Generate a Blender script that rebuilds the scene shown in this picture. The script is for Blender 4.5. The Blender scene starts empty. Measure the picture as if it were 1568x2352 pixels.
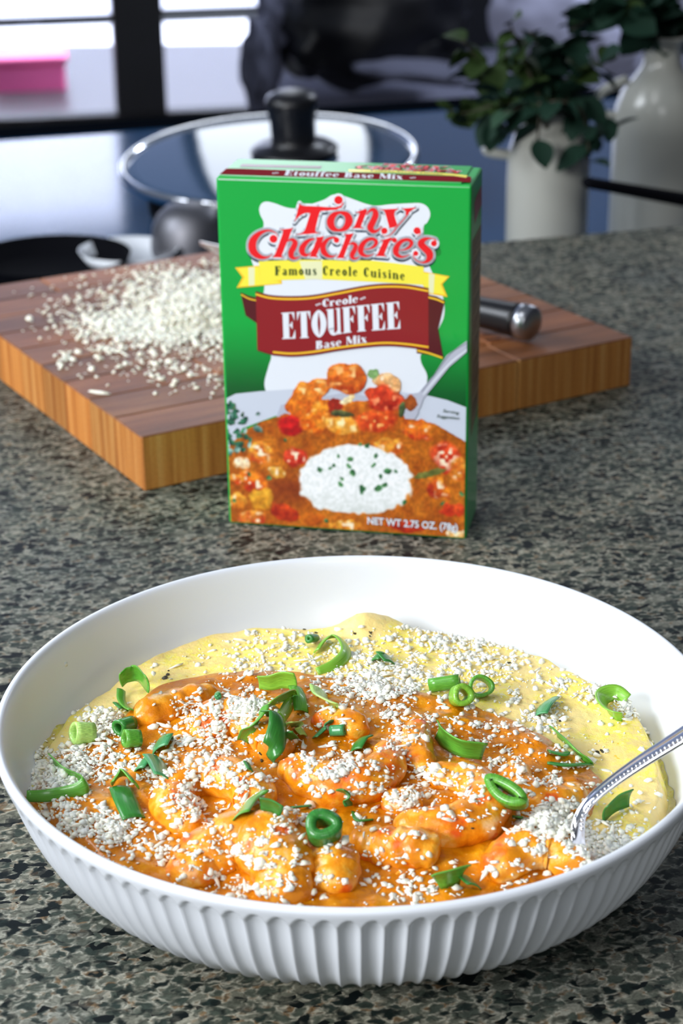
import bpy, bmesh, math, random
import numpy as np
from mathutils import Vector, Matrix, noise as mnoise
from mathutils.bvhtree import BVHTree
from mathutils.geometry import tessellate_polygon

random.seed(7); rng = np.random.default_rng(7)
scene = bpy.context.scene
COL = scene.collection

# ------------------------------------------------------------------ camera
F_PX, PITCH, ROLL, CAM_Z = 4246.5, 0.39953, -0.01302, 0.32283
_c, _s = math.cos(PITCH), math.sin(PITCH)
FWD = np.array([0, _c, -_s]); _U = np.array([0, _s, _c]); _R = np.array([1., 0, 0])
RGT = math.cos(ROLL)*_R + math.sin(ROLL)*_U
UPV = -math.sin(ROLL)*_R + math.cos(ROLL)*_U
CAM = np.array([0, 0, CAM_Z])
cd = bpy.data.cameras.new('camera'); cam = bpy.data.objects.new('camera', cd); COL.objects.link(cam)
M = Matrix.Identity(4)
for i in range(3):
    M[i][0] = RGT[i]; M[i][1] = UPV[i]; M[i][2] = -FWD[i]; M[i][3] = CAM[i]
cam.matrix_world = M
cd.sensor_fit = 'VERTICAL'; cd.sensor_height = 36.0; cd.sensor_width = 24.0
cd.lens = 36.0*F_PX/2352.0
cd.clip_start = 0.01; cd.clip_end = 200
cd.dof.use_dof = True
cd.dof.focus_distance = 0.580
cd.dof.aperture_fstop = (cd.lens/1000.0)/0.0036
scene.camera = cam

def ray(px, py):
    d = FWD + RGT*(px-784)/F_PX - UPV*(py-1176)/F_PX
    return d
def at(px, py, z):
    d = ray(px, py); return CAM + d*(z-CAM[2])/d[2]
def atd(px, py, y):
    d = ray(px, py); return CAM + d*(y/d[1])
def proj(P):
    d = np.asarray(P)-CAM; z = d@FWD
    return 784+F_PX*(d@RGT)/z, 1176-F_PX*(d@UPV)/z

def srgb(r, g, b):
    f = lambda v: (v/255.0/12.92) if v/255.0 <= .04045 else ((v/255.0+.055)/1.055)**2.4
    return (f(r), f(g), f(b), 1.0)

# ------------------------------------------------------------------ world, lamps, exposure
w = bpy.data.worlds.new('world'); scene.world = w; w.use_nodes = True
bg = w.node_tree.nodes['Background']
bg.inputs['Color'].default_value = (0.72, 0.82, 1.0, 1)
bg.inputs['Strength'].default_value = 0.19

def area(name, loc, target, sx, sy, power, color, spread=180):
    l = bpy.data.lights.new(name, 'AREA'); l.shape = 'RECTANGLE'; l.size = sx; l.size_y = sy
    l.energy = power; l.color = color; l.spread = math.radians(spread)
    o = bpy.data.objects.new(name, l); COL.objects.link(o); o.location = loc
    o.rotation_euler = (Vector(target)-Vector(loc)).to_track_quat('-Z', 'Y').to_euler()
    return o
area('window_daylight', (-1.45, .95, 1.05), (0, .5, 0), .8, .7, 24, (0.86, 0.92, 1.0))
area('ceiling_daylight', (-.45, .2, 1.5), (0.02, .5, 0), .6, .6, 5, (.95, .97, 1.0))
area('side_fill_light', (-1.15, -.42, .75), (0.02, .55, .05), .6, .5, 29, (.95, .97, 1.0))  # added low fill from the left front, not a real window
area('patio_daylight', (-1.2, 7.35, 2.6), (-1.2, 7.55, -.9), 6, 1.0, 620, (0.85, 0.9, 1.0))
area('camera_side_fill', (.15, -1.15, 1.05), (0.02, .6, .05), .6, .5, 6, (.95, .97, 1.0))  # fill lamp added behind the camera to brighten front-facing surfaces
area('sofa_fill_light', (1.7, 4.0, 1.6), (.2, 5.2, -.6), .9, .9, 75, (.80, .87, 1.0))  # lamp added to brighten the dark sofa area
scene.view_settings.view_transform = 'Standard'
scene.view_settings.look = 'None'
scene.view_settings.exposure = 0.04
scene.view_settings.gamma = 1.0
scene.view_settings.use_curve_mapping = False

# ------------------------------------------------------------------ helpers
def tag(o, label=None, cat=None, group=None, kind=None):
    if label: o['label'] = label
    if cat: o['category'] = cat
    if group: o['group'] = group
    if kind: o['kind'] = kind
    return o
def empty(name, loc=(0, 0, 0), rz=0.0):
    o = bpy.data.objects.new(name, None); COL.objects.link(o); o.location = loc
    o.rotation_euler = (0, 0, rz); o.empty_display_size = .02
    return o
def mesh(name, V, F, mats=None, parent=None, smooth=True, fm=None):
    me = bpy.data.meshes.new(name)
    me.from_pydata([tuple(map(float, v)) for v in V], [], [tuple(map(int, f)) for f in F])
    me.validate(); me.update()
    if mats:
        for m in (mats if isinstance(mats, (list, tuple)) else [mats]): me.materials.append(m)
    if smooth: me.polygons.foreach_set('use_smooth', [True]*len(me.polygons))
    if fm is not None: me.polygons.foreach_set('material_index', list(map(int, fm)))
    o = bpy.data.objects.new(name, me); COL.objects.link(o)
    if parent: o.parent = parent
    return o
def bmobj(name, bm, mats=None, parent=None, smooth=False):
    me = bpy.data.meshes.new(name); bm.normal_update(); bm.to_mesh(me); bm.free()
    if mats:
        for m in (mats if isinstance(mats, (list, tuple)) else [mats]): me.materials.append(m)
    if smooth: me.polygons.foreach_set('use_smooth', [True]*len(me.polygons))
    o = bpy.data.objects.new(name, me); COL.objects.link(o)
    if parent: o.parent = parent
    return o
def box_bm(x0, y0, z0, x1, y1, z1, bev=0.0, seg=2, bm=None):
    own = bm is None
    bm = bm or bmesh.new()
    vs = [bm.verts.new((x, y, z)) for z in (z0, z1) for y in (y0, y1) for x in (x0, x1)]
    fs = [(0, 2, 3, 1), (4, 5, 7, 6), (0, 1, 5, 4), (2, 6, 7, 3), (0, 4, 6, 2), (1, 3, 7, 5)]
    faces = [bm.faces.new([vs[i] for i in f]) for f in fs]
    if bev > 0:
        es = list({e for f in faces for e in f.edges})
        bmesh.ops.bevel(bm, geom=es, offset=bev, segments=seg, affect='EDGES', profile=.5)
    return bm
def lathe(profile, n, parent=None, name='body', mat=None, rfun=None, cap=True):
    V = []; F = []
    k = len(profile)
    for i, (r, z) in enumerate(profile):
        for j in range(n):
            a = 2*math.pi*j/n
            rr = r + (rfun(a, i, r, z) if rfun else 0)
            V.append((rr*math.cos(a), rr*math.sin(a), z))
    for i in range(k-1):
        for j in range(n):
            j2 = (j+1) % n
            F.append((i*n+j, i*n+j2, (i+1)*n+j2, (i+1)*n+j))
    if cap:
        F.append(tuple(range(n))[::-1]); F.append(tuple((k-1)*n+j for j in range(n)))
    return mesh(name, V, F, mat, parent)
def catmull(P, n, closed=False):
    P = [np.array(p, float) for p in P]
    m = len(P); out = []
    segs = m if closed else m-1
    for i in range(segs):
        if closed: p0, p1, p2, p3 = P[(i-1) % m], P[i], P[(i+1) % m], P[(i+2) % m]
        else:
            p1, p2 = P[i], P[i+1]
            p0 = P[i-1] if i > 0 else 2*p1-p2
            p3 = P[i+2] if i+2 < m else 2*p2-p1
        for k in range(n):
            t = k/n
            out.append(.5*((2*p1)+(-p0+p2)*t+(2*p0-5*p1+4*p2-p3)*t*t+(-p0+3*p1-3*p2+p3)*t**3))
    if not closed: out.append(P[-1])
    return np.array(out)
def tube(path, radii, n=16, flat=1.0, rfun=None, up0=(0, 0, 1)):
    path = np.asarray(path, float); m = len(path)
    V = []; F = []
    for i in range(m):
        t = path[min(i+1, m-1)]-path[max(i-1, 0)]; t = t/np.linalg.norm(t)
        up = np.array(up0, float); s = np.cross(t, up); s = s/np.linalg.norm(s); u = np.cross(s, t)
        for j in range(n):
            a = 2*math.pi*j/n
            r = radii[i]*(rfun(i/(m-1), a) if rfun else 1)
            V.append(path[i]+s*math.cos(a)*r+u*math.sin(a)*r*flat)
    for i in range(m-1):
        for j in range(n):
            j2 = (j+1) % n
            F.append((i*n+j, i*n+j2, (i+1)*n+j2, (i+1)*n+j))
    F.append(tuple(range(n))[::-1]); F.append(tuple((m-1)*n+j for j in range(n)))
    return V, F
def nz(x, y, z=0.0): return mnoise.noise(Vector((x, y, z)))

# ------------------------------------------------------------------ materials
def new_mat(name):
    m = bpy.data.materials.new(name); m.use_nodes = True
    nt = m.node_tree; b = nt.nodes['Principled BSDF']
    return m, nt, b
def N(nt, t, **kw):
    n = nt.nodes.new(t)
    for k, v in kw.items():
        if hasattr(n, k): setattr(n, k, v)
        else: n.inputs[k.replace('_', ' ')].default_value = v
    return n
def simple(name, col, rough=.5, metal=0, coat=0, spec=.5, emis=0, sss=0, sr=(.002, .001, .0006), trans=0, ior=1.5):
    m, nt, b = new_mat(name)
    b.inputs['Base Color'].default_value = col; b.inputs['Roughness'].default_value = rough
    b.inputs['Metallic'].default_value = metal; b.inputs['Coat Weight'].default_value = coat
    b.inputs['Coat Roughness'].default_value = .12
    b.inputs['Specular IOR Level'].default_value = spec
    b.inputs['Transmission Weight'].default_value = trans; b.inputs['IOR'].default_value = ior
    if emis: b.inputs['Emission Color'].default_value = col; b.inputs['Emission Strength'].default_value = emis
    if sss:
        b.inputs['Subsurface Weight'].default_value = sss; b.inputs['Subsurface Radius'].default_value = (1, .6, .35)
        b.inputs['Subsurface Scale'].default_value = sr[0]
    return m
def ramp(nt, stops, interp='LINEAR'):
    r = nt.nodes.new('ShaderNodeValToRGB'); r.color_ramp.interpolation = interp
    e = r.color_ramp.elements
    while len(e) > 1: e.remove(e[-1])
    e[0].position = stops[0][0]; e[0].color = stops[0][1]
    for p, c in stops[1:]:
        x = e.new(p); x.color = c
    return r
def mix(nt, fac, a, b, blend='MIX'):
    m = nt.nodes.new('ShaderNodeMix'); m.data_type = 'RGBA'; m.blend_type = blend
    for sock, v in ((0, fac), (6, a), (7, b)):
        if isinstance(v, bpy.types.NodeSocket): nt.links.new(v, m.inputs[sock])
        else: m.inputs[sock].default_value = v
    return m.outputs[2]
def coords(nt, scale=(1, 1, 1), rot=(0, 0, 0), warp=0.0, wscale=100):
    tc = nt.nodes.new('ShaderNodeTexCoord'); mp = nt.nodes.new('ShaderNodeMapping')
    mp.inputs['Scale'].default_value = scale; mp.inputs['Rotation'].default_value = rot
    nt.links.new(tc.outputs['Object'], mp.inputs['Vector']); out = mp.outputs['Vector']
    if warp:
        n = N(nt, 'ShaderNodeTexNoise', Scale=wscale, Detail=2.0); nt.links.new(out, n.inputs['Vector'])
        v = nt.nodes.new('ShaderNodeVectorMath'); v.operation = 'MULTIPLY_ADD'
        nt.links.new(n.outputs['Color'], v.inputs[0]); v.inputs[1].default_value = (warp,)*3
        nt.links.new(out, v.inputs[2]); out = v.outputs[0]
    return out
def noise(nt, vec, scale, detail=3.0, rough=.5):
    n = N(nt, 'ShaderNodeTexNoise', Scale=scale, Detail=detail, Roughness=rough)
    nt.links.new(vec, n.inputs['Vector']); return n.outputs['Fac']
def bump(nt, b, h, strength=.3, dist=.001):
    bp = N(nt, 'ShaderNodeBump', Strength=strength, Distance=dist)
    nt.links.new(h, bp.inputs['Height']); nt.links.new(bp.outputs['Normal'], b.inputs['Normal'])

# granite
def granite():
    m, nt, b = new_mat('granite'); L = nt.links.new
    v = coords(nt, (.8, 1.0, 1), (0, 0, .25), warp=.0042, wscale=300)
    v1 = N(nt, 'ShaderNodeTexVoronoi', Scale=265.0, feature='F1'); L(v, v1.inputs['Vector'])
    sep = nt.nodes.new('ShaderNodeSeparateColor'); L(v1.outputs['Color'], sep.inputs[0])
    base = ramp(nt, [(0, srgb(22, 30, 31)), (.2, srgb(44, 54, 52)), (.45, srgb(68, 76, 70)), (.7, srgb(92, 96, 88)), (.88, srgb(120, 118, 108)), (1, srgb(160, 155, 144))])
    L(sep.outputs[0], base.inputs[0])
    v2 = N(nt, 'ShaderNodeTexVoronoi', Scale=265.0, feature='DISTANCE_TO_EDGE'); L(v, v2.inputs['Vector'])
    er = ramp(nt, [(.0, (.95, .95, .95, 1)), (.07, (.6, .6, .6, 1)), (.22, (0, 0, 0, 1))]); L(v2.outputs[0], er.inputs[0])
    pale = ramp(nt, [(.34, srgb(34, 40, 40)), (.45, srgb(118, 116, 106)), (.55, srgb(196, 190, 178)), (.68, srgb(138, 108, 80))]); L(noise(nt, v, 300, 2), pale.inputs[0])
    c = mix(nt, er.outputs[0], base.outputs[0], pale.outputs[0])
    # fine streaks inside the grains
    fs = ramp(nt, [(.35, (.5, .5, .5, 1)), (.6, (1.25, 1.25, 1.25, 1))]); L(noise(nt, v, 700, 4, .7), fs.inputs[0])
    c = mix(nt, .8, c, fs.outputs[0], 'MULTIPLY')
    # black flecks
    v3 = N(nt, 'ShaderNodeTexVoronoi', Scale=360.0, feature='F1'); L(coords(nt, (.7, 1.1, 1), (0, 0, .5), warp=.005, wscale=180), v3.inputs['Vector'])
    sp3 = nt.nodes.new('ShaderNodeSeparateColor'); L(v3.outputs['Color'], sp3.inputs[0])
    r3 = ramp(nt, [(.0, (1, 1, 1, 1)), (.15, (1, 1, 1, 1)), (.19, (0, 0, 0, 1))]); L(sp3.outputs[1], r3.inputs[0])
    cl = ramp(nt, [(.40, (0, 0, 0, 1)), (.52, (1, 1, 1, 1))]); L(noise(nt, v, 55, 3), cl.inputs[0])
    k = mix(nt, 1.0, r3.outputs[0], cl.outputs[0], 'MULTIPLY')
    c = mix(nt, k, c, srgb(20, 26, 28))
    big = ramp(nt, [(.3, srgb(170, 182, 184)), (.7, srgb(226, 228, 214))]); L(noise(nt, v, 14, 2), big.inputs[0])
    c = mix(nt, .85, c, big.outputs[0], 'MULTIPLY')
    L(c, b.inputs['Base Color']); b.inputs['Roughness'].default_value = .42
    b.inputs['Specular IOR Level'].default_value = .10
    return m
MAT = {}
MAT['granite'] = granite()
MAT['ceramic'] = simple('glazed_ceramic', srgb(224, 229, 236), .34, spec=.5, coat=.15)
MAT['black'] = simple('black_plastic', srgb(12, 12, 16), .35); MAT['iron'] = simple('matte_black_iron', srgb(7, 8, 13), .9, spec=.08)
MAT['steel'] = simple('polished_steel', (.78, .79, .82, 1), .14, metal=1)
MAT['steel_dull'] = simple('brushed_steel', (.42, .43, .46, 1), .3, metal=1)
MAT['cooktop'] = simple('dark_glass_top', (.012, .060, .15, 1), .10, spec=.18)
MAT['jug'] = simple('cream_stoneware', srgb(178, 178, 168), .28, spec=.5, coat=.3)
MAT['frame'] = simple('black_window_frame', srgb(8, 9, 16), .5)

def sauce_mat():
    m, nt, b = new_mat('etouffee_sauce'); L = nt.links.new
    v = coords(nt)
    r = ramp(nt, [(.25, srgb(176, 98, 2)), (.5, srgb(208, 124, 4)), (.72, srgb(232, 160, 18))]); L(noise(nt, v, 90, 4, .55), r.inputs[0])
    sp = ramp(nt, [(.66, (0, 0, 0, 1)), (.72, (1, 1, 1, 1))]); L(noise(nt, v, 900, 2), sp.inputs[0])
    c = mix(nt, sp.outputs[0], r.outputs[0], srgb(240, 170, 60))
    sp2 = ramp(nt, [(.70, (0, 0, 0, 1)), (.75, (1, 1, 1, 1))]); L(noise(nt, coords(nt, rot=(.4, 0, 1)), 620, 2), sp2.inputs[0])
    c = mix(nt, sp2.outputs[0], c, srgb(150, 52, 6))
    L(c, b.inputs['Base Color']); b.inputs['Roughness'].default_value = .3; b.inputs['Specular IOR Level'].default_value = .3
    b.inputs['Subsurface Weight'].default_value = .1; b.inputs['Subsurface Scale'].default_value = .001
    b.inputs['Subsurface Radius'].default_value = (1, .6, .2)
    b.inputs['Coat Weight'].default_value = .15; b.inputs['Coat Roughness'].default_value = .12
    bump(nt, b, noise(nt, v, 420, 4, .6), .55, .0008)
    return m
def shrimp_mat():
    m, nt, b = new_mat('shrimp_flesh'); L = nt.links.new
    v = coords(nt)
    r = ramp(nt, [(.30, srgb(208, 118, 8)), (.50, srgb(236, 148, 22)), (.58, srgb(244, 172, 50)), (.67, srgb(248, 200, 124)), (.8, srgb(250, 224, 180))]); L(noise(nt, v, 130, 4, .6), r.inputs[0])
    rr = ramp(nt, [(.56, (0, 0, 0, 1)), (.68, (.85, .85, .85, 1))]); L(noise(nt, coords(nt, (1, 1, 1), (1, 0, 2)), 110, 3), rr.inputs[0])
    c = mix(nt, rr.outputs[0], r.outputs[0], srgb(228, 84, 20))
    L(c, b.inputs['Base Color']); b.inputs['Roughness'].default_value = .28
    b.inputs['Subsurface Weight'].default_value = .15; b.inputs['Subsurface Scale'].default_value = .002
    b.inputs['Subsurface Radius'].default_value = (1, .7, .35)
    b.inputs['Coat Weight'].default_value = .2; b.inputs['Specular IOR Level'].default_value = .35; b.inputs['Coat Roughness'].default_value = .12
    bump(nt, b, noise(nt, v, 330, 4, .6), .6, .0007)
    return m
def grits_mat():
    m, nt, b = new_mat('creamy_grits'); L = nt.links.new
    v = coords(nt)
    r = ramp(nt, [(.3, srgb(242, 208, 118)), (.47, srgb(250, 224, 132)), (.58, srgb(254, 234, 84)), (.7, srgb(252, 240, 196))]); L(noise(nt, v, 260, 4, .7), r.inputs[0])
    g = ramp(nt, [(.45, (0, 0, 0, 1)), (.6, (1, 1, 1, 1))]); L(noise(nt, v, 45, 2), g.inputs[0])
    c = mix(nt, g.outputs[0], r.outputs[0], srgb(248, 220, 140))
    o = ramp(nt, [(.72, (0, 0, 0, 1)), (.76, (1, 1, 1, 1))]); L(noise(nt, coords(nt, rot=(1, 2, 0)), 500, 1), o.inputs[0])
    c = mix(nt, o.outputs[0], c, srgb(238, 196, 60))
    L(c, b.inputs['Base Color']); b.inputs['Roughness'].default_value = .45
    b.inputs['Subsurface Weight'].default_value = .2; b.inputs['Subsurface Scale'].default_value = .002
    bump(nt, b, noise(nt, v, 520, 4, .7), .5, .0008)
    return m
def scallion_mat():
    m, nt, b = new_mat('scallion_green'); L = nt.links.new
    oi = nt.nodes.new('ShaderNodeObjectInfo')
    at_ = nt.nodes.new('ShaderNodeAttribute'); at_.attribute_name = 'UVMap'
    mp = nt.nodes.new('ShaderNodeMapping'); mp.inputs['Scale'].default_value = (2.0, 14, 1); L(at_.outputs['Vector'], mp.inputs['Vector'])
    n = noise(nt, mp.outputs['Vector'], 2.2, 3, .6)
    r = ramp(nt, [(.3, (.62, .66, .6, 1)), (.55, (1, 1, 1, 1)), (.75, (1.5, 1.35, 1.5, 1))]); L(n, r.inputs[0])
    c = mix(nt, 1.0, oi.outputs['Color'], r.outputs[0], 'MULTIPLY')
    L(c, b.inputs['Base Color']); b.inputs['Roughness'].default_value = .33
    b.inputs['Coat Weight'].default_value = .2
    b.inputs['Subsurface Weight'].default_value = .12; b.inputs['Subsurface Scale'].default_value = .001
    return m
def wood(name, cols, stripe, sc):
    m, nt, b = new_mat(name); L = nt.links.new
    oi = nt.nodes.new('ShaderNodeObjectInfo')
    v = coords(nt, stripe, warp=.02, wscale=12)
    r = ramp(nt, [(.3, cols[0]), (.5, cols[1]), (.7, cols[2])]); L(noise(nt, v, sc, 4, .6), r.inputs[0])
    tint = mix(nt, 1.0, r.outputs[0], oi.outputs['Color'], 'MULTIPLY')
    f = ramp(nt, [(.35, (.78, .78, .78, 1)), (.6, (1.05, 1.05, 1.05, 1))]); L(noise(nt, coords(nt), 900, 2), f.inputs[0])
    c = mix(nt, .6, tint, f.outputs[0], 'MULTIPLY')
    L(c, b.inputs['Base Color']); b.inputs['Roughness'].default_value = .48
    return m
MAT['sauce'] = sauce_mat(); MAT['shrimp'] = shrimp_mat(); MAT['grits'] = grits_mat(); MAT['scallion'] = scallion_mat()
MAT['wood_top'] = wood('wood_top', [srgb(104, 60, 30), srgb(138, 82, 44), srgb(168, 108, 62)], (10, 90, 60), 1.0)
MAT['wood_side'] = wood('wood_side', [srgb(164, 90, 34), srgb(208, 134, 62), srgb(230, 168, 96)], (150, 150, 4), 1.2)
MAT['cheese'] = simple('grated_parmesan', srgb(244, 240, 222), .5, sss=.4, sr=(.0018, 0, 0))
MAT['pepper'] = simple('black_pepper', srgb(60, 52, 30), .6)

# ------------------------------------------------------------------ raised counter, lower worktop
e0 = at(0, 652, 0); e1 = at(1568, 516, 0)
ed = (e1-e0)/np.linalg.norm(e1-e0)              # direction of the raised counter's far edge
en = np.array([-ed[1], ed[0], 0])
rzc = math.atan2(ed[1], ed[0])
def local_to(o, rz): return Matrix.Translation(Vector(o)) @ Matrix.Rotation(rz, 4, 'Z')
ctr = empty('raised_counter', e0, rzc)
tag(ctr, 'grey-green speckled granite raised counter under bowl, box and cutting board', 'counter')
bm = box_bm(-1.2, -1.5, -.03, 1.6, 0, 0, .003, 3); bmobj('countertop', bm, MAT['granite'], ctr)
cabm = simple('dark_cabinet_paint', srgb(40, 42, 50), .5)
bm = box_bm(-1.15, -1.45, -.92, 1.55, -.03, -.03, .002); bmobj('counter_base', bm, cabm, ctr)
low = empty('lower_worktop', e0, rzc)
tag(low, 'dark blue glossy lower worktop behind the granite counter reflecting the glass door', 'worktop')
LOWZ = -.10
far = at(100, 312, LOWZ); fl = (far-e0)@en
bm = box_bm(-1.1, .001, LOWZ-.03, 1.5, fl, LOWZ, .003, 2); bmobj('glass_top', bm, MAT['cooktop'], low)
bm = box_bm(-1.1, fl, LOWZ-.035, 1.5, fl+.05, LOWZ+.003, .002, 2); bmobj('edge_trim', bm, simple('matte_dark_trim', srgb(10, 14, 20), 1, spec=0), low)
bm = box_bm(-1.08, .001, -.92, 1.48, fl-.02, LOWZ-.03, .002); bmobj('lower_base', bm, cabm, low)

# ------------------------------------------------------------------ room
FZ = -.92
A = at(0, 272, FZ+.06); B = at(560, 247, FZ+.06)
wd = (B-A)/np.linalg.norm(B-A); wrz = math.atan2(wd[1], wd[0])
wall_o = A.copy(); wall_o[2] = FZ
MAT['wall'] = simple('pale_lavender_wall', srgb(150, 152, 168), .8)
def wx(px, py=150):                                  # wall x coordinate seen at a pixel column
    d = ray(px, py); n = np.array([-wd[1], wd[0], 0]); t = ((wall_o-CAM)@n)/(d@n); P = CAM+d*t
    return (P-wall_o)@wd
MAT['floor'] = simple('dark_floor', srgb(44, 42, 46), .35)
bm = box_bm(-6, -7, FZ-.05, 8, 8.2, FZ); o = bmobj('floor', bm, MAT['floor']); tag(o, kind='structure')
def wallpiece(name, x0, x1, z0, z1, t=.12, y=0.0, mat=None, bev=.004):
    bm = box_bm(x0, y, z0, x1, y+t, z1, bev); o = bmobj(name, bm, mat or MAT['wall'])
    o.matrix_world = local_to((wall_o[0], wall_o[1], 0), wrz); tag(o, kind='structure'); return o
xL, xR = wx(262), wx(377)
xe = wx(700)
DT = 1.12
wallpiece('wall_back', xe+.0, 7, FZ, DT+.10); wallpiece('wall_back.001', -6, xe, DT, DT+.10); wallpiece('wall_back.004', wx(860), 7, DT+.1, 4.2); wallpiece('wall_back.002', -6, xL-2.2, FZ, DT)
dimw = simple('deep_grey_wall', srgb(70, 70, 76), .85)
for nm, bb in (('wall_front', (-3, -1.5, FZ, 3, -1.4, 1.9)), ('wall_right', (2.0, -1.4, FZ, 2.1, 6.4, 1.9))):
    tag(bmobj(nm, box_bm(*bb, .002), dimw), kind='structure')
# black glass door
dr = empty('door_1'); dr.matrix_world = local_to((wall_o[0], wall_o[1], 0), wrz); tag(dr, kind='structure')
def fr(name, x0, x1, z0, z1, y0=-.02, y1=.06):
    bmobj(name, box_bm(x0, y0, z0, x1, y1, z1, .004), MAT['frame'], dr)
fr('door_frame', xL-2.2, xe, FZ, FZ+.06); fr('door_frame', xL-2.2, xe, DT-.06, DT)
fr('door_frame', xL, xR, FZ+.06, DT-.06, -.04, .08); fr('door_frame', xL-2.2, xL-2.13, FZ+.06, DT-.06); fr('door_frame', xe-.06, xe, FZ+.06, DT-.06)
def hz(px, py):
    d = ray(px, py); n = np.array([-wd[1], wd[0], 0]); t = ((wall_o-CAM)@n)/(d@n); return (CAM+d*t)[2]
zb = hz(100, 47); zb2 = hz(450, 25)
fr('muntin', xL-2.13, xL, zb-.011, zb+.011, 0, .03); fr('muntin', xR, xe-.06, zb2-.008, zb2+.008, 0, .03)
fr('muntin', xL-2.13, xL, zb+.55, zb+.572, 0, .03); fr('muntin', xR, xe-.06, zb+.55, zb+.572, 0, .03)
gl = simple('clear_glass', (1, 1, 1, 1), 0, trans=1, ior=1.02)
bmobj('pane', box_bm(xL-2.13, .012, FZ+.06, xL, .016, DT-.06), gl, dr); bmobj('pane', box_bm(xR, .012, FZ+.06, xe-.06, .016, DT-.06), gl, dr)
glow_root = empty('added_glow_panes'); glow_root.matrix_world = local_to((wall_o[0], wall_o[1], 0), wrz); tag(glow_root, kind='structure')  # unseen glowing panes added above the door to whiten the lid's reflection
glow_hi = simple('bright_glow_pane', (.86, .92, 1, 1), .5, emis=3.2); glow_lo = simple('dim_glow_pane', (.50, .60, .90, 1), .5, emis=.28)  # emission put into the added panes: a bright and a dim copy
bmobj('pane', box_bm(-6, .012, DT+.10, wx(320), .016, 4.2), glow_lo, glow_root); bmobj('pane', box_bm(wx(320), .012, DT+.10, wx(860), .016, 4.2), glow_hi, glow_root)
for xx in (-4.4, -2.9, xL-.4, wx(320), wx(860)): bmobj('glow_pane_frame', box_bm(xx-.03, -.02, DT+.10, xx+.03, .06, 4.2, .004), MAT['frame'], glow_root)
# patio outside
deckm = simple('white_deck_paint', srgb(238, 240, 250), .7)
pat = empty('patio'); pat.matrix_world = local_to((wall_o[0], wall_o[1], 0), wrz); tag(pat, kind='structure')
for i in range(16):
    bmobj('deck_plank', box_bm(-5, .12+i*.16, FZ-.06, 4, .12+i*.16+.15, FZ-.02, .003, 1), deckm, pat)
fen = empty('patio_fence'); fen.matrix_world = local_to((wall_o[0], wall_o[1], 0), wrz)
tag(fen, 'white horizontal board fence beyond the glass door', 'fence')
for i in range(15):
    bmobj('fence_board', box_bm(-5, 2.7, FZ+.02+i*.26, 4, 2.73, FZ+.02+i*.26+.245, .003, 1), deckm, fen)
for i in range(6):
    bmobj('fence_post', box_bm(-5+i*1.7, 2.73, FZ-.02, -4.9+i*1.7, 2.82, FZ+3.9, .004), deckm, fen)
P = at(45, 262, FZ-.02)
pk = empty('pink_cooler', (P[0], P[1]+.45, FZ-.02), wrz); tag(pk, 'pink plastic storage box outside the left glass pane', 'box')
pm = simple('pink_plastic', srgb(250, 110, 170), .5)
bmobj('body', box_bm(-.16, -.1, 0, .11, .1, .12, .015, 3), pm, pk); bmobj('lid', box_bm(-.17, -.11, .12, .12, .11, .15, .01, 3), pm, pk)

# ------------------------------------------------------------------ cutting board
BX, BY, BA, BL, BW, BT = -0.09086, 0.79173, 0.52114, 0.28294, 0.27710, 0.02698
bd = empty('cutting_board', (BX, BY, 0), BA)
tag(bd, 'thick wooden end-grain cutting board with grated cheese on it, behind the green box', 'cutting board')
nrow = 9; rw = BW/nrow
cuts = [[0, .11, .21], [0, .16, BL-.07], [0, .07, .19], [0, .13, .24], [0, .05, .17], [0, .15], [0, .09, .2], [0, .12, .23], [0, .06, .18]]
tints = []
for r_ in range(nrow):
    cs = cuts[r_]+[BL]
    for k in range(len(cs)-1):
        d = .0003; top = BT-random.uniform(0, .00015)
        bm = box_bm(cs[k]+(d if k else 0), r_*rw+(d if r_ else 0), 0, cs[k+1]-(d if k < len(cs)-2 else 0), (r_+1)*rw-(d if r_ < nrow-1 else 0), top, .0006, 1)
        bm.normal_update()
        for f in bm.faces: f.material_index = 0 if f.normal.z > .7 else 1
        o = bmobj('plank', bm, [MAT['wood_top'], MAT['wood_side']], bd)
        t = random.uniform(.72, 1.12); rd = random.uniform(.94, 1.04)
        if (r_, k) in ((6, 0), (7, 1), (3, 0)): t = .62
        o.color = (t*rd, t, t/rd, 1)
bmobj('glue_core', box_bm(.001, .001, .0005, BL-.001, BW-.001, BT-.0012), MAT['wood_side'], bd).color = (.4, .35, .3, 1)
# burnt maker's stamp (unreadable rows of marks) near the right end
V = []; F = []
for row, (x0, n_) in enumerate(((0.0, 7), (.004, 5))):
    for i in range(n_):
        p = at(1112+i*7+row*6, 768+row*13-i*.6, BT)
        for dx, dy in ((-1, -1), (1, -1), (1, 1), (-1, 1)):
            V.append((p[0]+dx*.0007, p[1]+dy*.0016, BT+.0002))
        k = len(V)-4; F.append((k, k+1, k+2, k+3))
st = mesh('burnt_stamp', V, F, simple('burnt_mark', srgb(70, 38, 24), .7), None, False)
st.parent = bd; st.matrix_parent_inverse = local_to((BX, BY, 0), BA).inverted()

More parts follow.
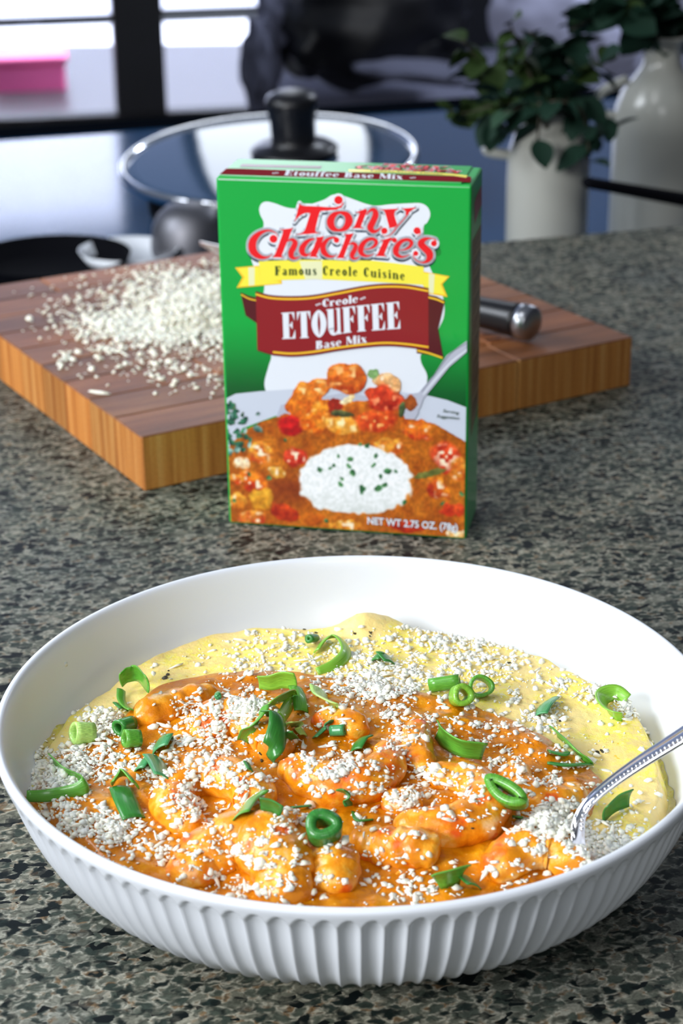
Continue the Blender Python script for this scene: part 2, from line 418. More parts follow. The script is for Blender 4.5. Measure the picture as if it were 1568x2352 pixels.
# knife lying on the board
kp = [at(1060, 690, BT+.0145), at(1140, 708, BT+.0145), at(1176, 716, BT+.0145), at(1200, 722, BT+.0145), at(1228, 728, BT+.0145)]
kdir = (kp[4]-kp[0]); kdir[2] = 0; kdir /= np.linalg.norm(kdir)
end = kp[4].copy(); kz = BT+.0105
kn = empty('kitchen_knife', (end[0], end[1], kz), math.atan2(-kdir[1], -kdir[0]))
tag(kn, 'black handled kitchen knife with steel end cap lying on the cutting board', 'knife')
def rtube(name, xs, rs, mat, flat=1.0, n=24):
    V, F = tube([(x, 0, 0) for x in xs], rs, n, flat); return mesh(name, V, F, mat, kn)
rtube('end_cap', [0, .0006, .002, .006, .0085], [.004, .0072, .0092, .0098, .0098], MAT['steel_dull'], .98)
rtube('handle', [.0085, .012, .03, .06, .085, .10], [.0096, .0095, .0086, .0086, .0092, .0088], MAT['black'], .95)
rtube('bolster', [.10, .103, .110, .113], [.0088, .0086, .0075, .004], MAT['steel_dull'], .8)
V = []; F = []
for i in range(15):
    t = i/14; x = .112+t*.135; hh = .016*(1-t**3)
    V += [(x, 0.0011*(1-t*.7), .004), (x, -.0011*(1-t*.7), .004), (x, 0, .004-hh*.82-.0022)]
for i in range(14):
    a = i*3; F += [(a, a+3, a+4, a+1), (a+1, a+4, a+5, a+2), (a+2, a+5, a+3, a)]
F += [(0, 1, 2), (42, 44, 43)]
mesh('blade', V, F, MAT['steel'], kn, False)

# ------------------------------------------------------------------ printed carton
CX, CY, CA, CW, CH, CD = -0.04909, 0.75436, -0.2041, 0.10584, 0.15478, 0.03401
CX -= .0008; CY -= .0008
ct = empty('seasoning_mix_box', (CX, CY, 0), CA)
tag(ct, 'green cardboard box of creole etouffee base mix standing on the granite', 'box')
green = simple('printed_green', srgb(0, 168, 62), .38, coat=.35)
kraft = simple('kraft_tan_print', srgb(140, 118, 84), .5)
def cmat(n, r, g, b, rough=.38): return simple(n, srgb(r, g, b), rough, coat=.3)
white = cmat('print_white', 232, 238, 246); red = cmat('print_red', 238, 16, 28); navy = cmat('print_navy', 8, 48, 80)
yellow = cmat('print_yellow', 250, 238, 70); gold = cmat('print_gold', 250, 200, 40); paleg = cmat('print_pale_yellow', 236, 238, 190)
maroon = cmat('print_maroon', 142, 20, 28); dmaroon = cmat('print_dark_maroon', 84, 12, 22); dgreen = cmat('print_dark_green', 24, 62, 24)
silver = cmat('print_silver', 186, 190, 205); silverd = cmat('print_silver_dark', 110, 112, 128); plate = cmat('print_plate', 206, 214, 228)
lit = cmat('print_lighter_green', 0, 130, 46)
bm = box_bm(0, 0, 0, CW, CD, CH, .0011, 3)
bmobj('carton', bm, green, ct)
# raised tuck flap edges on top and on the side
bmobj('top_flap', box_bm(.0009, .0009, CH, CW-.0042, CD-.0006, CH+.0005, .0002, 1), green, ct)

def homog(src, dst):
    Am = []; bv = []
    for (x, y), (u, v) in zip(src, dst):
        Am += [[x, y, 1, 0, 0, 0, -u*x, -u*y], [0, 0, 0, x, y, 1, -v*x, -v*y]]; bv += [u, v]
    h = np.linalg.solve(np.array(Am, float), np.array(bv, float)); H = np.append(h, 1).reshape(3, 3)
    def f(P):
        P = np.asarray(P, float); Q = np.c_[P, np.ones(len(P))]@H.T
        return Q[:, :2]/Q[:, 2:3]
    return f
Hf = homog([(503, 404), (1092, 428), (527, 1203), (1067, 1233)], [(0, CH), (CW, CH), (0, 0), (CW, 0)])
Ht = homog([(503, 404), (1092, 428), (545, 356), (1116, 378)], [(0, 0), (CW, 0), (0, CD), (CW, CD)])
Hs = homog([(1092, 428), (1122, 382), (1067, 1233), (1094, 1178)], [(0, CH), (CD, CH), (0, 0), (CD, 0)])
def front(P, lay):
    q = Hf(P); q[:, 0] = np.clip(q[:, 0], .0011, CW-.0009); q[:, 1] = np.clip(q[:, 1], .0010, CH-.0008)
    return [(a, -.00006-lay*.000035, b) for a, b in q]
def top(P, lay):
    q = Ht(P); q[:, 0] = np.clip(q[:, 0], .001, CW-.0008); q[:, 1] = np.clip(q[:, 1], .0012, CD)
    return [(a, b, CH+.00056+lay*.000035) for a, b in q]
def side(P, lay):
    q = Hs(P); q[:, 0] = np.clip(q[:, 0], .0012, CD-.0012); q[:, 1] = np.clip(q[:, 1], .001, CH-.001)
    return [(CW+.00006+lay*.000035, a, b) for a, b in q]

# --- 2D shapes to triangles
def disc(x, y, r, n=14):
    V = [(x, y)]+[(x+r*math.cos(2*math.pi*i/n), y+r*math.sin(2*math.pi*i/n)) for i in range(n)]
    return V, [(0, 1+i, 1+(i+1) % n) for i in range(n)]
def shape(sh, grow=0.0):
    V = []; F = []
    def add(v, f):
        k = len(V); V.extend(v); F.extend([tuple(i+k for i in q) for q in f])
    k = sh[0]
    if k == 'D': add(*disc(sh[1], sh[2], sh[3]+grow, 22))
    elif k == 'S':
        P = catmull(sh[1], 9, len(sh) > 2 and sh[2]); closed = len(sh) > 2 and sh[2]
        m = len(P); L_ = []; R_ = []
        for i in range(m):
            if closed: t = P[(i+1) % m, :2]-P[i-1, :2]
            else: t = P[min(i+1, m-1), :2]-P[max(i-1, 0), :2]
            t = t/(np.linalg.norm(t)+1e-9); nn = np.array([-t[1], t[0]]); hw = max(P[i, 2], 0)/2+grow
            L_.append(P[i, :2]+nn*hw); R_.append(P[i, :2]-nn*hw)
        v = [tuple(q) for q in L_+R_]; f = [(i, i+1, m+i+1, m+i) for i in range(m-1)]
        if closed: f.append((m-1, 0, m, 2*m-1))
        add(v, f)
        if grow > 1.5:
            for i in range(0, m, 2): add(*disc(P[i, 0], P[i, 1], max(P[i, 2], 0)/2+grow))
    elif k == 'P':
        pts = [tuple(map(float, p)) for p in sh[1]]
        tr = tessellate_polygon([[Vector((x, y, 0)) for x, y in pts]])
        add(pts, [tuple(t) for t in tr])
        if grow > 0:
            m = len(pts)
            for i in range(m):
                a = np.array(pts[i]); b = np.array(pts[(i+1) % m]); d = b-a; l = np.linalg.norm(d)+1e-9
                nn = np.array([-d[1], d[0]])/l*grow
                add([tuple(a+nn), tuple(b+nn), tuple(b-nn), tuple(a-nn)], [(0, 1, 2, 3)]); add(*disc(a[0], a[1], grow))
    return V, F
SINGLES = ('banner_tail', 'yellow_ribbon_tail', 'side_rules', 'ribbon_shine', 'printed_spoon_edge', 'printed_spoon', 'banner_trim', 'banner_tail_trim')
def decal(name, shapes, mapf, lay, mat, grow=0.0, off=(0, 0), parent=ct, sub=None):
    if len(shapes) in (2, 3) and name in SINGLES:
        return [decal(name, [q], mapf, lay+.05*i, mat, grow, off, parent, sub) for i, q in enumerate(shapes)]
    V = []; F = []; n = 0
    for q, sh in enumerate(shapes):
        v, f = shape(sh, grow)
        if sub: v = [sub(p) for p in v]
        n = len(V)
        # tiny per-shape lift keeps overlapping strokes of one colour from sharing a plane
        P = mapf(np.array([(x+off[0], y+off[1]) for x, y in v]), lay+(q % 5)*.08)
        V += P; F += [tuple(i+n for i in t) for t in f]
    return mesh(name, V, F, mat, parent, False)
def xf(sh, ox, oy, s):
    t = lambda x, y: (ox+x/s, oy+y/s)
    if sh[0] == 'D': x, y = t(sh[1], sh[2]); return ('D', x, y, sh[3]/s)
    if sh[0] == 'S': return ('S', [(*t(x, y), w_/s) for x, y, w_ in sh[1]])+tuple(sh[2:])
    return ('P', [t(x, y) for x, y in sh[1]])
LG = []
S1, S2, S3 = (660, 435, 4.48), (565, 520, 6.533), (790, 520, 6.533)
def A_(S, *shs):
    for sh in shs: LG.append(xf(sh, *S))
A_(S1,
   ('P', [(170, 138), (185, 158), (215, 166), (360, 172), (480, 182), (560, 180), (600, 160), (620, 125), (622, 150), (600, 185), (545, 210), (450, 216), (385, 220), (365, 270), (332, 400), (330, 432), (350, 442), (388, 448), (250, 458), (122, 466), (195, 445), (222, 415), (280, 242), (235, 238), (185, 258), (145, 292), (113, 332), (135, 265), (150, 205)]),
   ('D', 572, 108, 44),
   ('S', [(585, 237, 28), (520, 265, 58), (487, 330, 76), (510, 395, 60), (572, 420, 26), (640, 395, 56), (678, 325, 76), (655, 262, 60)], True),
   ('P', [(742, 240), (800, 218), (852, 198), (866, 222), (820, 330), (798, 388), (838, 403), (705, 400), (732, 385), (790, 242)]),
   ('S', [(858, 262, 8), (900, 215, 26), (938, 215, 44), (952, 262, 60), (925, 330, 62), (897, 390, 64), (920, 430, 46), (965, 428, 24), (1015, 382, 6)]),
   ('P', [(985, 208), (1190, 200), (1150, 228), (1142, 262), (1174, 368), (1150, 390), (1092, 402), (1052, 250), (1038, 218)]),
   ('P', [(1218, 200), (1372, 188), (1318, 220), (1272, 268), (1258, 262), (1262, 225)]),
   ('S', [(1290, 250, 10), (1230, 320, 10), (1180, 375, 12), (1130, 440, 10), (1080, 484, 6), (1030, 475, 5), (1012, 440, 6)]),
   ('D', 1040, 428, 33))
A_(S3, ('D', 1155, 70, 54), ('S', [(1205, 85, 14), (1195, 130, 10), (1155, 150, 4)]))
A_(S2,
   ('S', [(455, 412, 4), (380, 458, 24), (290, 462, 55), (205, 420, 92), (150, 340, 116), (152, 230, 112), (205, 145, 86), (285, 85, 54), (380, 56, 30), (460, 70, 18), (518, 112, 10), (538, 162, 5)]),
   ('D', 468, 184, 61),
   ('P', [(560, 38), (620, 40), (767, 20), (742, 60), (700, 180), (660, 262), (590, 440), (602, 462), (645, 470), (440, 462), (475, 440), (520, 340), (612, 90), (616, 60)]),
   ('S', [(675, 222, 14), (745, 195, 42), (793, 240, 76), (772, 310, 84), (732, 385, 84), (738, 450, 72), (785, 478, 38), (845, 462, 14), (885, 440, 4)]),
   ('S', [(1095, 190, 14), (1035, 194, 36), (960, 240, 66), (900, 325, 88), (905, 400, 78), (960, 430, 46), (1020, 405, 18), (1070, 330, 10)]),
   ('P', [(1112, 162), (1232, 148), (1190, 262), (1138, 385), (1110, 440), (1140, 464), (1008, 456), (1036, 405), (1098, 250), (1120, 200)]),
   ('S', [(1430, 422, 4), (1360, 452, 24), (1290, 442, 52), (1228, 385, 84), (1214, 300, 78), (1258, 222, 58), (1325, 175, 34), (1405, 172, 34), (1430, 200, 40)]),
   ('D', 1418, 206, 43))
A_(S3,
   ('P', [(60, 112), (95, 118), (207, 104), (182, 150), (150, 230), (105, 330), (52, 470), (98, 483), (-60, 475), (-28, 440), (40, 290), (90, 150)]),
   ('S', [(130, 275, 12), (190, 255, 42), (234, 290, 62), (215, 360, 70), (180, 425, 72), (188, 474, 50), (240, 482, 25), (300, 445, 5)]))
for dx, dy in ((0, 0), (525, 14)):
    A_(S3, ('S', [(340+dx, 346+dy, 8), (430+dx, 340+dy, 18), (510+dx, 300+dy, 42), (545+dx, 235+dy, 54), (495+dx, 190+dy, 46), (410+dx, 205+dy, 55), (340+dx, 270+dy, 74), (308+dx, 350+dy, 86), (325+dx, 412+dy, 66), (390+dx, 446+dy, 34), (460+dx, 436+dy, 16), (515+dx, 408+dy, 4)]))
A_(S3,
   ('P', [(595, 216), (660, 202), (768, 164), (742, 230), (702, 320), (658, 430), (702, 457), (518, 445), (552, 430), (600, 330), (642, 240), (644, 222)]),
   ('S', [(725, 225, 10), (775, 196, 26), (815, 205, 40)]), ('D', 818, 212, 37),
   ('S', [(1430, 235, 26), (1420, 205, 16), (1350, 184, 20), (1265, 200, 60), (1208, 262, 96), (1265, 332, 102), (1328, 400, 104), (1335, 470, 92), (1290, 528, 48), (1220, 547, 20), (1140, 515, 14), (1097, 455, 12), (1098, 412, 16)]),
   ('D', 1402, 262, 45), ('D', 1130, 410, 39))

# --- fat-face letters drawn as strokes, y up, cap height 145, x height 97
def stem(x, y0, y1, w_=24, s0=True, s1=True):
    r = [('S', [(x, y0, w_), (x, (y0+y1)/2, w_), (x, y1, w_)])]
    if s0: r.append(('S', [(x-w_*.5-7, y0+3, 6), (x+w_*.5+7, y0+3, 6)]))
    if s1: r.append(('S', [(x-w_*.5-7, y1-3, 6), (x+w_*.3, y1-3, 6)]))
    return r
def OO(cx, w_, h, f): return [('S', [(cx, h-3, 10), (cx-w_*.68, h*.8, f*.8), (cx-w_, h*.5, f), (cx-w_*.68, h*.2, f*.8), (cx, 3, 10), (cx+w_*.68, h*.2, f*.8), (cx+w_, h*.5, f), (cx+w_*.68, h*.8, f*.8)], True)]
def wedge(x, y0, y1, xt): return [('P', [(x, y0), (x, y1), (xt, (y0 if abs(y0) else y0)), (xt, y0)][:3])]
G = {
 'o': (60, OO(30, 19, 97, 24)), 'O': (80, OO(40, 25, 145, 33)),
 'e': (60, [('S', [(14, 52, 7), (48, 52, 7)]), ('S', [(48, 54, 18), (44, 82, 16), (30, 95, 9), (13, 74, 20), (11, 50, 25), (14, 22, 18), (32, 3, 9), (52, 24, 5)])]),
 'a': (62, stem(46, 0, 78, 22, True, False)+[('S', [(13, 74, 14), (18, 90, 9), (31, 95, 8), (46, 76, 18)]), ('S', [(46, 58, 6), (20, 44, 14), (13, 22, 20), (24, 4, 12), (44, 18, 6)])]),
 'm': (112, stem(15, 0, 96)+stem(56, 0, 76, 24, True, False)+stem(97, 0, 76, 24, True, False)+[('S', [(20, 76, 6), (40, 94, 10), (56, 74, 24)]), ('S', [(62, 76, 6), (81, 94, 10), (97, 74, 24)])]),
 'n': (74, stem(15, 0, 96)+stem(58, 0, 76, 24, True, False)+[('S', [(20, 76, 6), (40, 94, 10), (58, 74, 24)])]),
 'u': (74, stem(15, 20, 96, 24, False)+stem(58, 0, 96)+[('S', [(15, 24, 24), (30, 3, 10), (54, 20, 6)])]),
 's': (54, [('S', [(46, 74, 7), (40, 90, 8), (27, 95, 9), (12, 78, 18), (26, 52, 26), (42, 24, 20), (28, 3, 9), (12, 10, 8), (7, 26, 7)])]),
 'r': (56, stem(15, 0, 96)+[('S', [(20, 72, 6), (34, 92, 10), (44, 92, 12)]), ('D', 44, 82, 11)]),
 'l': (32, stem(16, 0, 145)), 'i': (32, stem(16, 0, 96)+[('D', 16, 122, 14)]),
 't': (42, [('S', [(17, 125, 8), (17, 100, 22), (17, 30, 24), (24, 5, 14), (38, 12, 5)]), ('S', [(2, 94, 6), (36, 94, 6)])]),
 'f': (42, stem(17, 0, 100, 24, True, False)+[('S', [(17, 98, 24), (20, 128, 18), (34, 142, 8)]), ('D', 38, 130, 10), ('S', [(2, 94, 6), (38, 94, 6)])]),
 'x': (66, [('S', [(14, 97, 25), (50, 0, 25)]), ('S', [(54, 97, 6), (10, 0, 6)]), ('S', [(0, 94, 6), (28, 94, 6)]), ('S', [(36, 3, 6), (66, 3, 6)]), ('S', [(0, 3, 6), (20, 3, 6)])]),
 'B': (78, stem(20, 0, 145, 30)+[('S', [(20, 142, 6), (48, 136, 16), (54, 110, 26), (44, 84, 14), (22, 77, 6)]), ('S', [(22, 77, 6), (52, 68, 18), (60, 38, 28), (48, 8, 14), (20, 3, 6)])]),
 'M': (112, stem(12, 0, 140, 8)+stem(94, 0, 145, 28)+[('S', [(18, 145, 28), (54, 20, 24)]), ('S', [(54, 10, 6), (88, 142, 6)])]),
 'C': (68, [('S', [(58, 102, 14), (52, 134, 9), (38, 142, 9), (18, 112, 26), (15, 72, 30), (18, 32, 26), (38, 3, 9), (60, 38, 6)]), ('S', [(59, 144, 5), (59, 100, 6)])]),
 'E': (80, stem(24, 0, 145, 33)+[('S', [(20, 142, 6), (70, 142, 6)]), ('P', [(72, 145), (72, 98), (58, 140)]), ('S', [(30, 74, 6), (56, 74, 6)]), ('P', [(60, 96), (60, 52), (44, 74)]), ('S', [(20, 3, 6), (72, 3, 6)]), ('P', [(74, 0), (74, 50), (58, 5)])]),
 'F': (76, stem(24, 0, 145, 33)+[('S', [(20, 142, 6), (70, 142, 6)]), ('P', [(72, 145), (72, 96), (56, 140)]), ('S', [(30, 74, 6), (56, 74, 6)]), ('P', [(60, 96), (60, 52), (44, 74)])]),
 'T': (80, stem(40, 0, 145, 33, True, False)+[('S', [(4, 142, 6), (76, 142, 6)]), ('P', [(3, 145), (3, 96), (18, 140)]), ('P', [(77, 145), (77, 96), (62, 140)])]),
 'U': (82, stem(22, 30, 145, 32, False)+stem(66, 0, 145, 16)+[('S', [(22, 40, 32), (28, 12, 22), (46, 4, 10), (64, 26, 7)]), ]),
 '~': (78, [('S', [(34, 58, 7), (24, 66, 7), (16, 58, 7), (20, 40, 8), (36, 44, 9), (44, 70, 9), (58, 76, 8), (66, 62, 7), (58, 50, 7), (48, 56, 7)])]),
 ' ': (34, []),
}
def text(s, mp, space=8):
    """letters laid left to right in glyph units; returns shapes and the total width"""
    x = 0; out = []
    for ch in s:
        wd_, sh = G[ch]
        for q in sh:
            if q[0] == 'D': out.append(('D', q[1]+x, q[2], q[3]))
            elif q[0] == 'S': out.append(('S', [(a+x, b, c) for a, b, c in q[1]])+tuple(q[2:]))
            else: out.append(('P', [(a+x, b) for a, b in q[1]]))
        x += wd_+space
    return out, x-space
def along(W, base, top_):
    """glyph box [0,W]x[0,145] -> pixels, between two polylines (baseline and cap line)"""
    b = catmull(base, 12); t = catmull(top_, 12)
    def f(p):
        u = min(max(p[0]/W, -.02), 1.02)
        def g(c):
            xx = c[0, 0]+(c[-1, 0]-c[0, 0])*u
            return np.array([xx, np.interp(xx, c[:, 0], c[:, 1])])
        B_, T_ = g(b), g(t); v = p[1]/145.0
        return tuple(B_*(1-v)+T_*v)
    return f
def lettering(name, s, base, top_, mat, lay, mapf=front, bold=0, space=8):
    sh, W = text(s, None, space); f = along(W, base, top_)
    return decal(name, sh, mapf, lay, mat, grow=bold, sub=f)

# --- lower green fades darker: a printed darker band, then blob, plate
gp2 = [(503+(527-503)*t, y) for t, y in ((.5, 740), (.57, 800), (.62, 850), (.66, 890), (.7, 925))]; gp3 = [(1091-25*t, y) for t, y in ((.5, 765), (.55, 815), (.6, 865), (.63, 905), (.68, 942))]
m, nt, b = new_mat('printed_green_fade'); ca = nt.nodes.new('ShaderNodeAttribute'); ca.attribute_name = 'ink'
nt.links.new(ca.outputs['Color'], b.inputs['Base Color']); b.inputs['Roughness'].default_value = .38; b.inputs['Coat Weight'].default_value = .35
o = mesh('printed_green_fade', front(np.array(gp2+gp3), 0), [(i, i+1, i+6, i+5) for i in range(4)], m, ct, False)
ca = o.data.color_attributes.new('ink', 'FLOAT_COLOR', 'POINT')
for i in range(10): ca.data[i].color = [srgb(0, 168, 62), srgb(0, 148, 54), srgb(0, 118, 42), srgb(0, 92, 34), srgb(0, 78, 30)][i % 5]
blob = [(614, 518), (606, 492), (604, 478), (610, 466), (622, 462), (640, 466), (668, 476), (693, 478), (720, 470), (755, 458), (775, 447), (800, 450), (863, 472), (905, 470), (946, 468), (976, 468), (992, 478), (997, 495), (990, 512), (981, 527), (990, 600), (1006, 640), (1018, 665), (1026, 700), (1024, 730), (1012, 756), (1000, 790), (985, 806), (971, 815), (972, 834), (985, 865), (975, 905), (960, 935), (640, 935), (618, 905), (612, 880), (622, 842), (628, 817), (612, 790), (600, 750), (606, 700), (614, 655), (596, 625), (584, 592), (590, 560)]
decal('white_print_shape', [('P', [tuple(p) for p in catmull(blob, 4, True)])], front, 1, white)
platep = [(517, 916), (545, 906), (600, 900), (700, 893), (860, 893), (975, 905), (1030, 918), (1075, 934), (1072, 1015), (1000, 985), (900, 960), (640, 955), (560, 985), (517, 1050)]
decal('printed_plate_rim', [('P', platep)], front, 2, plate)
# logo: shadow, white outline, red letters
decal('logo_shadow', LG, front, 3, navy, grow=5.2, off=(.5, 4.2))
decal('logo_outline', LG, front, 5, white, grow=5.4)
decal('logo_shadow', LG, front, 6, navy, grow=.1, off=(-2.4, 4.6))
decal('logo_outline', LG, front, 7, white, grow=3.5)
decal('logo_lettering', LG, front, 8, red)
decal('trademark_ring', [('S', [(1008, 576, 1.2), (1013, 571, 1.2), (1018, 576, 1.2), (1018, 583, 1.2), (1013, 588, 1.2), (1008, 583, 1.2)], True), ('S', [(1011, 584, 1), (1011, 575, 1), (1015, 577, 1), (1011, 580, 1), (1015, 584, 1)])], front, 3, dgreen)
# yellow ribbon
def P4(ox, oy, s, pts): return [(ox+x/s, oy+y/s) for x, y in pts]
R4 = (540, 590, 3.075)
decal('yellow_ribbon_tail', [('P', P4(*R4, [(20, 75), (190, 62), (205, 180), (350, 165), (355, 192), (30, 220), (72, 145)])),
      ('P', P4(*R4, [(1345, 105), (1535, 140), (1482, 195), (1518, 285), (1380, 262), (1345, 200)]))], front, 3.6, gold)
decal('yellow_ribbon_tail', [('P', P4(*R4, [(40, 82), (190, 70), (200, 178), (320, 172), (350, 186), (50, 210), (88, 145)])),
      ('P', P4(*R4, [(1345, 112), (1520, 145), (1470, 195), (1500, 270), (1385, 252), (1345, 195)]))], front, 4, yellow)
decal('ribbon_shine', [('P', P4(*R4, [(115, 75), (160, 72), (158, 200), (118, 205)])), ('P', P4(*R4, [(1390, 120), (1430, 125), (1420, 262), (1388, 255)]))], front, 4.5, paleg)
decal('yellow_ribbon', [('P', P4(*R4, [(190, 30), (500, 20), (1000, 28), (1355, 72), (1350, 200), (1000, 178), (600, 158), (350, 165), (200, 180)]))], front, 4.55, yellow)
decal('ribbon_shine', [('P', P4(*R4, [(480, 30), (640, 30), (640, 156), (520, 160)]))], front, 4.75, paleg)
lettering('ribbon_lettering', 'Famous Creole Cuisine', [(639, 632.5), (700, 632), (760, 632.5), (830, 635), (900, 640), (937, 644.5)], [(639, 611), (700, 610.5), (760, 611), (830, 613.5), (900, 619), (937, 623)], dgreen, 9.4, bold=0, space=26)
# maroon banner
R5 = (550, 650, 3.2)
decal('banner_tail', [('P', P4(*R5, [(28, 68), (90, 95), (150, 108), (150, 300), (65, 240)])), ('P', P4(*R5, [(1400, 85), (1470, 100), (1527, 130), (1475, 335), (1512, 556), (1430, 528), (1318, 515), (1318, 480), (1400, 470)]))], front, 10, dmaroon)
decal('banner_tail_trim', [('S', [(c[0], c[1], 3) for c in P4(*R5, [(34, 85), (90, 115), (150, 130)])]), ('S', [(c[0], c[1], 4) for c in P4(*R5, [(1405, 105), (1470, 122), (1522, 145)])]), ('S', [(c[0], c[1], 4) for c in P4(*R5, [(1322, 494), (1410, 515), (1505, 548)])])], front, 10.6, gold)
tope = catmull(P4(*R5, [(142, 60), (250, 88), (400, 96), (560, 88), (750, 55), (950, 18), (1100, 5), (1250, 10), (1410, 38)]), 5)
bote = catmull(P4(*R5, [(265, 535), (400, 545), (560, 532), (750, 500), (950, 475), (1100, 465), (1250, 474), (1405, 495)]), 5)
ban = [tuple(p) for p in tope]+[tuple(p) for p in bote[::-1]]+P4(*R5, [(150, 500)])
decal('banner', [('P', ban)], front, 11, dmaroon)
decal('banner', [('P', [(x, y+(2 if i < len(tope) else -2)) for i, (x, y) in enumerate(ban)])], front, 11.4, maroon)
decal('banner_trim', [('S', [(x, y+7, 4.2) for x, y in tope[::5]]), ('S', [(x, y-8, 4.2) for x, y in bote[::5]])], front, 12, gold)
lettering('banner_lettering', 'ETOUFFEE', P4(*R5, [(335, 413), (600, 398), (850, 362), (1210, 334)]), P4(*R5, [(330, 220), (600, 202), (850, 172), (1205, 136)]), white, 13, bold=.2, space=4)
lettering('banner_lettering', '~Creole~', P4(*R5, [(575, 182), (700, 170), (850, 150), (957, 132)]), P4(*R5, [(575, 128), (700, 112), (850, 90), (957, 72)]), white, 13, bold=.35, space=7)
lettering('banner_lettering', 'Base Mix', P4(*R5, [(582, 488), (700, 472), (850, 450), (958, 436)]), P4(*R5, [(582, 428), (700, 412), (850, 390), (958, 376)]), white, 13, bold=.35, space=8)
# printed spoon
decal('printed_spoon', [('P', [(1080, 782), (1079, 808), (1035, 842), (1000, 885), (975, 915), (968, 935), (955, 950), (925, 935), (935, 905), (965, 900), (1000, 860), (1030, 815)]),
      ('P', [(632, 975), (640, 992), (680, 1005), (780, 1013), (880, 1008), (940, 985), (965, 945), (955, 930), (800, 900), (650, 930)])], front, 14, silver)
decal('printed_spoon_edge', [('S', [(1079, 800, 2), (1040, 830, 3), (1005, 868, 3), (975, 905, 2)]), ('S', [(634, 985, 1.5), (700, 1003, 3), (790, 1009, 3), (880, 1003, 3), (940, 975, 2)])], front, 14.6, white)
decal('printed_spoon_edge', [('S', [(1078, 786, 1.5), (1040, 810, 2), (1005, 855, 2), (972, 898, 1.5)]), ('S', [(633, 978, 1.5), (690, 998, 1.5), (790, 1004, 1.5), (880, 998, 1.5), (935, 975, 1.5)])], front, 14.8, silverd)

# --- printed food picture: a fine coloured grid on the face
GX, GY = 300, 230
gu = np.linspace(.0011, CW-.0009, GX); gv = np.linspace(.0011, CH*.52, GY)
Hinv = homog([(0, CH), (CW, CH), (0, 0), (CW, 0)], [(503, 404), (1092, 428), (527, 1203), (1067, 1233)])
UU, VV = np.meshgrid(gu, gv); PX = Hinv(np.c_[UU.ravel(), VV.ravel()]); X = PX[:, 0]; Y = PX[:, 1]
def vnoise(X, Y, s, seed):
    r = np.random.default_rng(seed); g = r.random((64, 64)); x = X/s; y = Y/s
    xi = np.floor(x).astype(int); yi = np.floor(y).astype(int); fx = x-xi; fy = y-yi
    fx = fx*fx*(3-2*fx); fy = fy*fy*(3-2*fy); h = lambda a, b: g[a % 64, b % 64]
    return (h(xi, yi)*(1-fx)+h(xi+1, yi)*fx)*(1-fy)+(h(xi, yi+1)*(1-fx)+h(xi+1, yi+1)*fx)*fy
n1 = vnoise(X, Y, 26, 1); n2 = vnoise(X, Y, 11, 2); n3 = vnoise(X, Y, 5, 3); n4 = vnoise(X, Y, 60, 4)
C = np.zeros((len(X), 3)); A = np.zeros(len(X))
def L3(a, b, t): return np.array(a)[None]*(1-t[:, None])+np.array(b)[None]*t[:, None]
# stew
lim = np.interp(X, [515, 560, 600, 640, 700, 800, 900, 960, 1000, 1075], [1040, 990, 968, 955, 955, 955, 955, 960, 968, 1012])
stew = np.clip((Y-lim)/3, 0, 1); A = np.maximum(A, stew)
base = L3((150, 66, 8), (206, 118, 26), np.clip(n1*.7+n2*.5, 0, 1)); base = base*(.82+.3*n3[:, None]); C = base
dark = np.clip(1-((X-660)/110)**2-((Y-1125)/55)**2, 0, 1); C = C*(1-dark[:, None]*.55)+np.array([96, 20, 8])*dark[:, None]*.55
def blobp(x, y, rx, ry, rot, c1, c2, hl=None, soft=.25, wob=.5, seed=0, onlyA=True):
    global C, A
    cr, sr = math.cos(rot), math.sin(rot); dx = X-x; dy = Y-y
    u = (dx*cr+dy*sr)/rx; v = (-dx*sr+dy*cr)/ry
    d = np.sqrt(u*u+v*v)+(vnoise(X+seed*17, Y, max(7, min(rx, ry)*.6), 9+seed)-.5)*wob
    a = np.clip((1-d)/soft, 0, 1); sh = np.clip(.5-v*.45-u*.15+(n2-.5)*.9, 0, 1)
    col = L3(c1, c2, sh)*(.86+.28*n3[:, None])
    if hl is not None:
        h = np.clip((vnoise(X, Y+seed*13, 9, 30+seed)-.62)*5, 0, 1)*np.clip(1-d, 0, 1)*1.6; h = np.clip(h, 0, 1)
        col = col*(1-h[:, None])+np.array(hl)[None]*h[:, None]
    C = C*(1-a[:, None])+col*a[:, None]; A = np.maximum(A, a)
OR, RD, YL, WH = (238, 140, 30), (206, 44, 20), (240, 176, 60), (250, 232, 200)
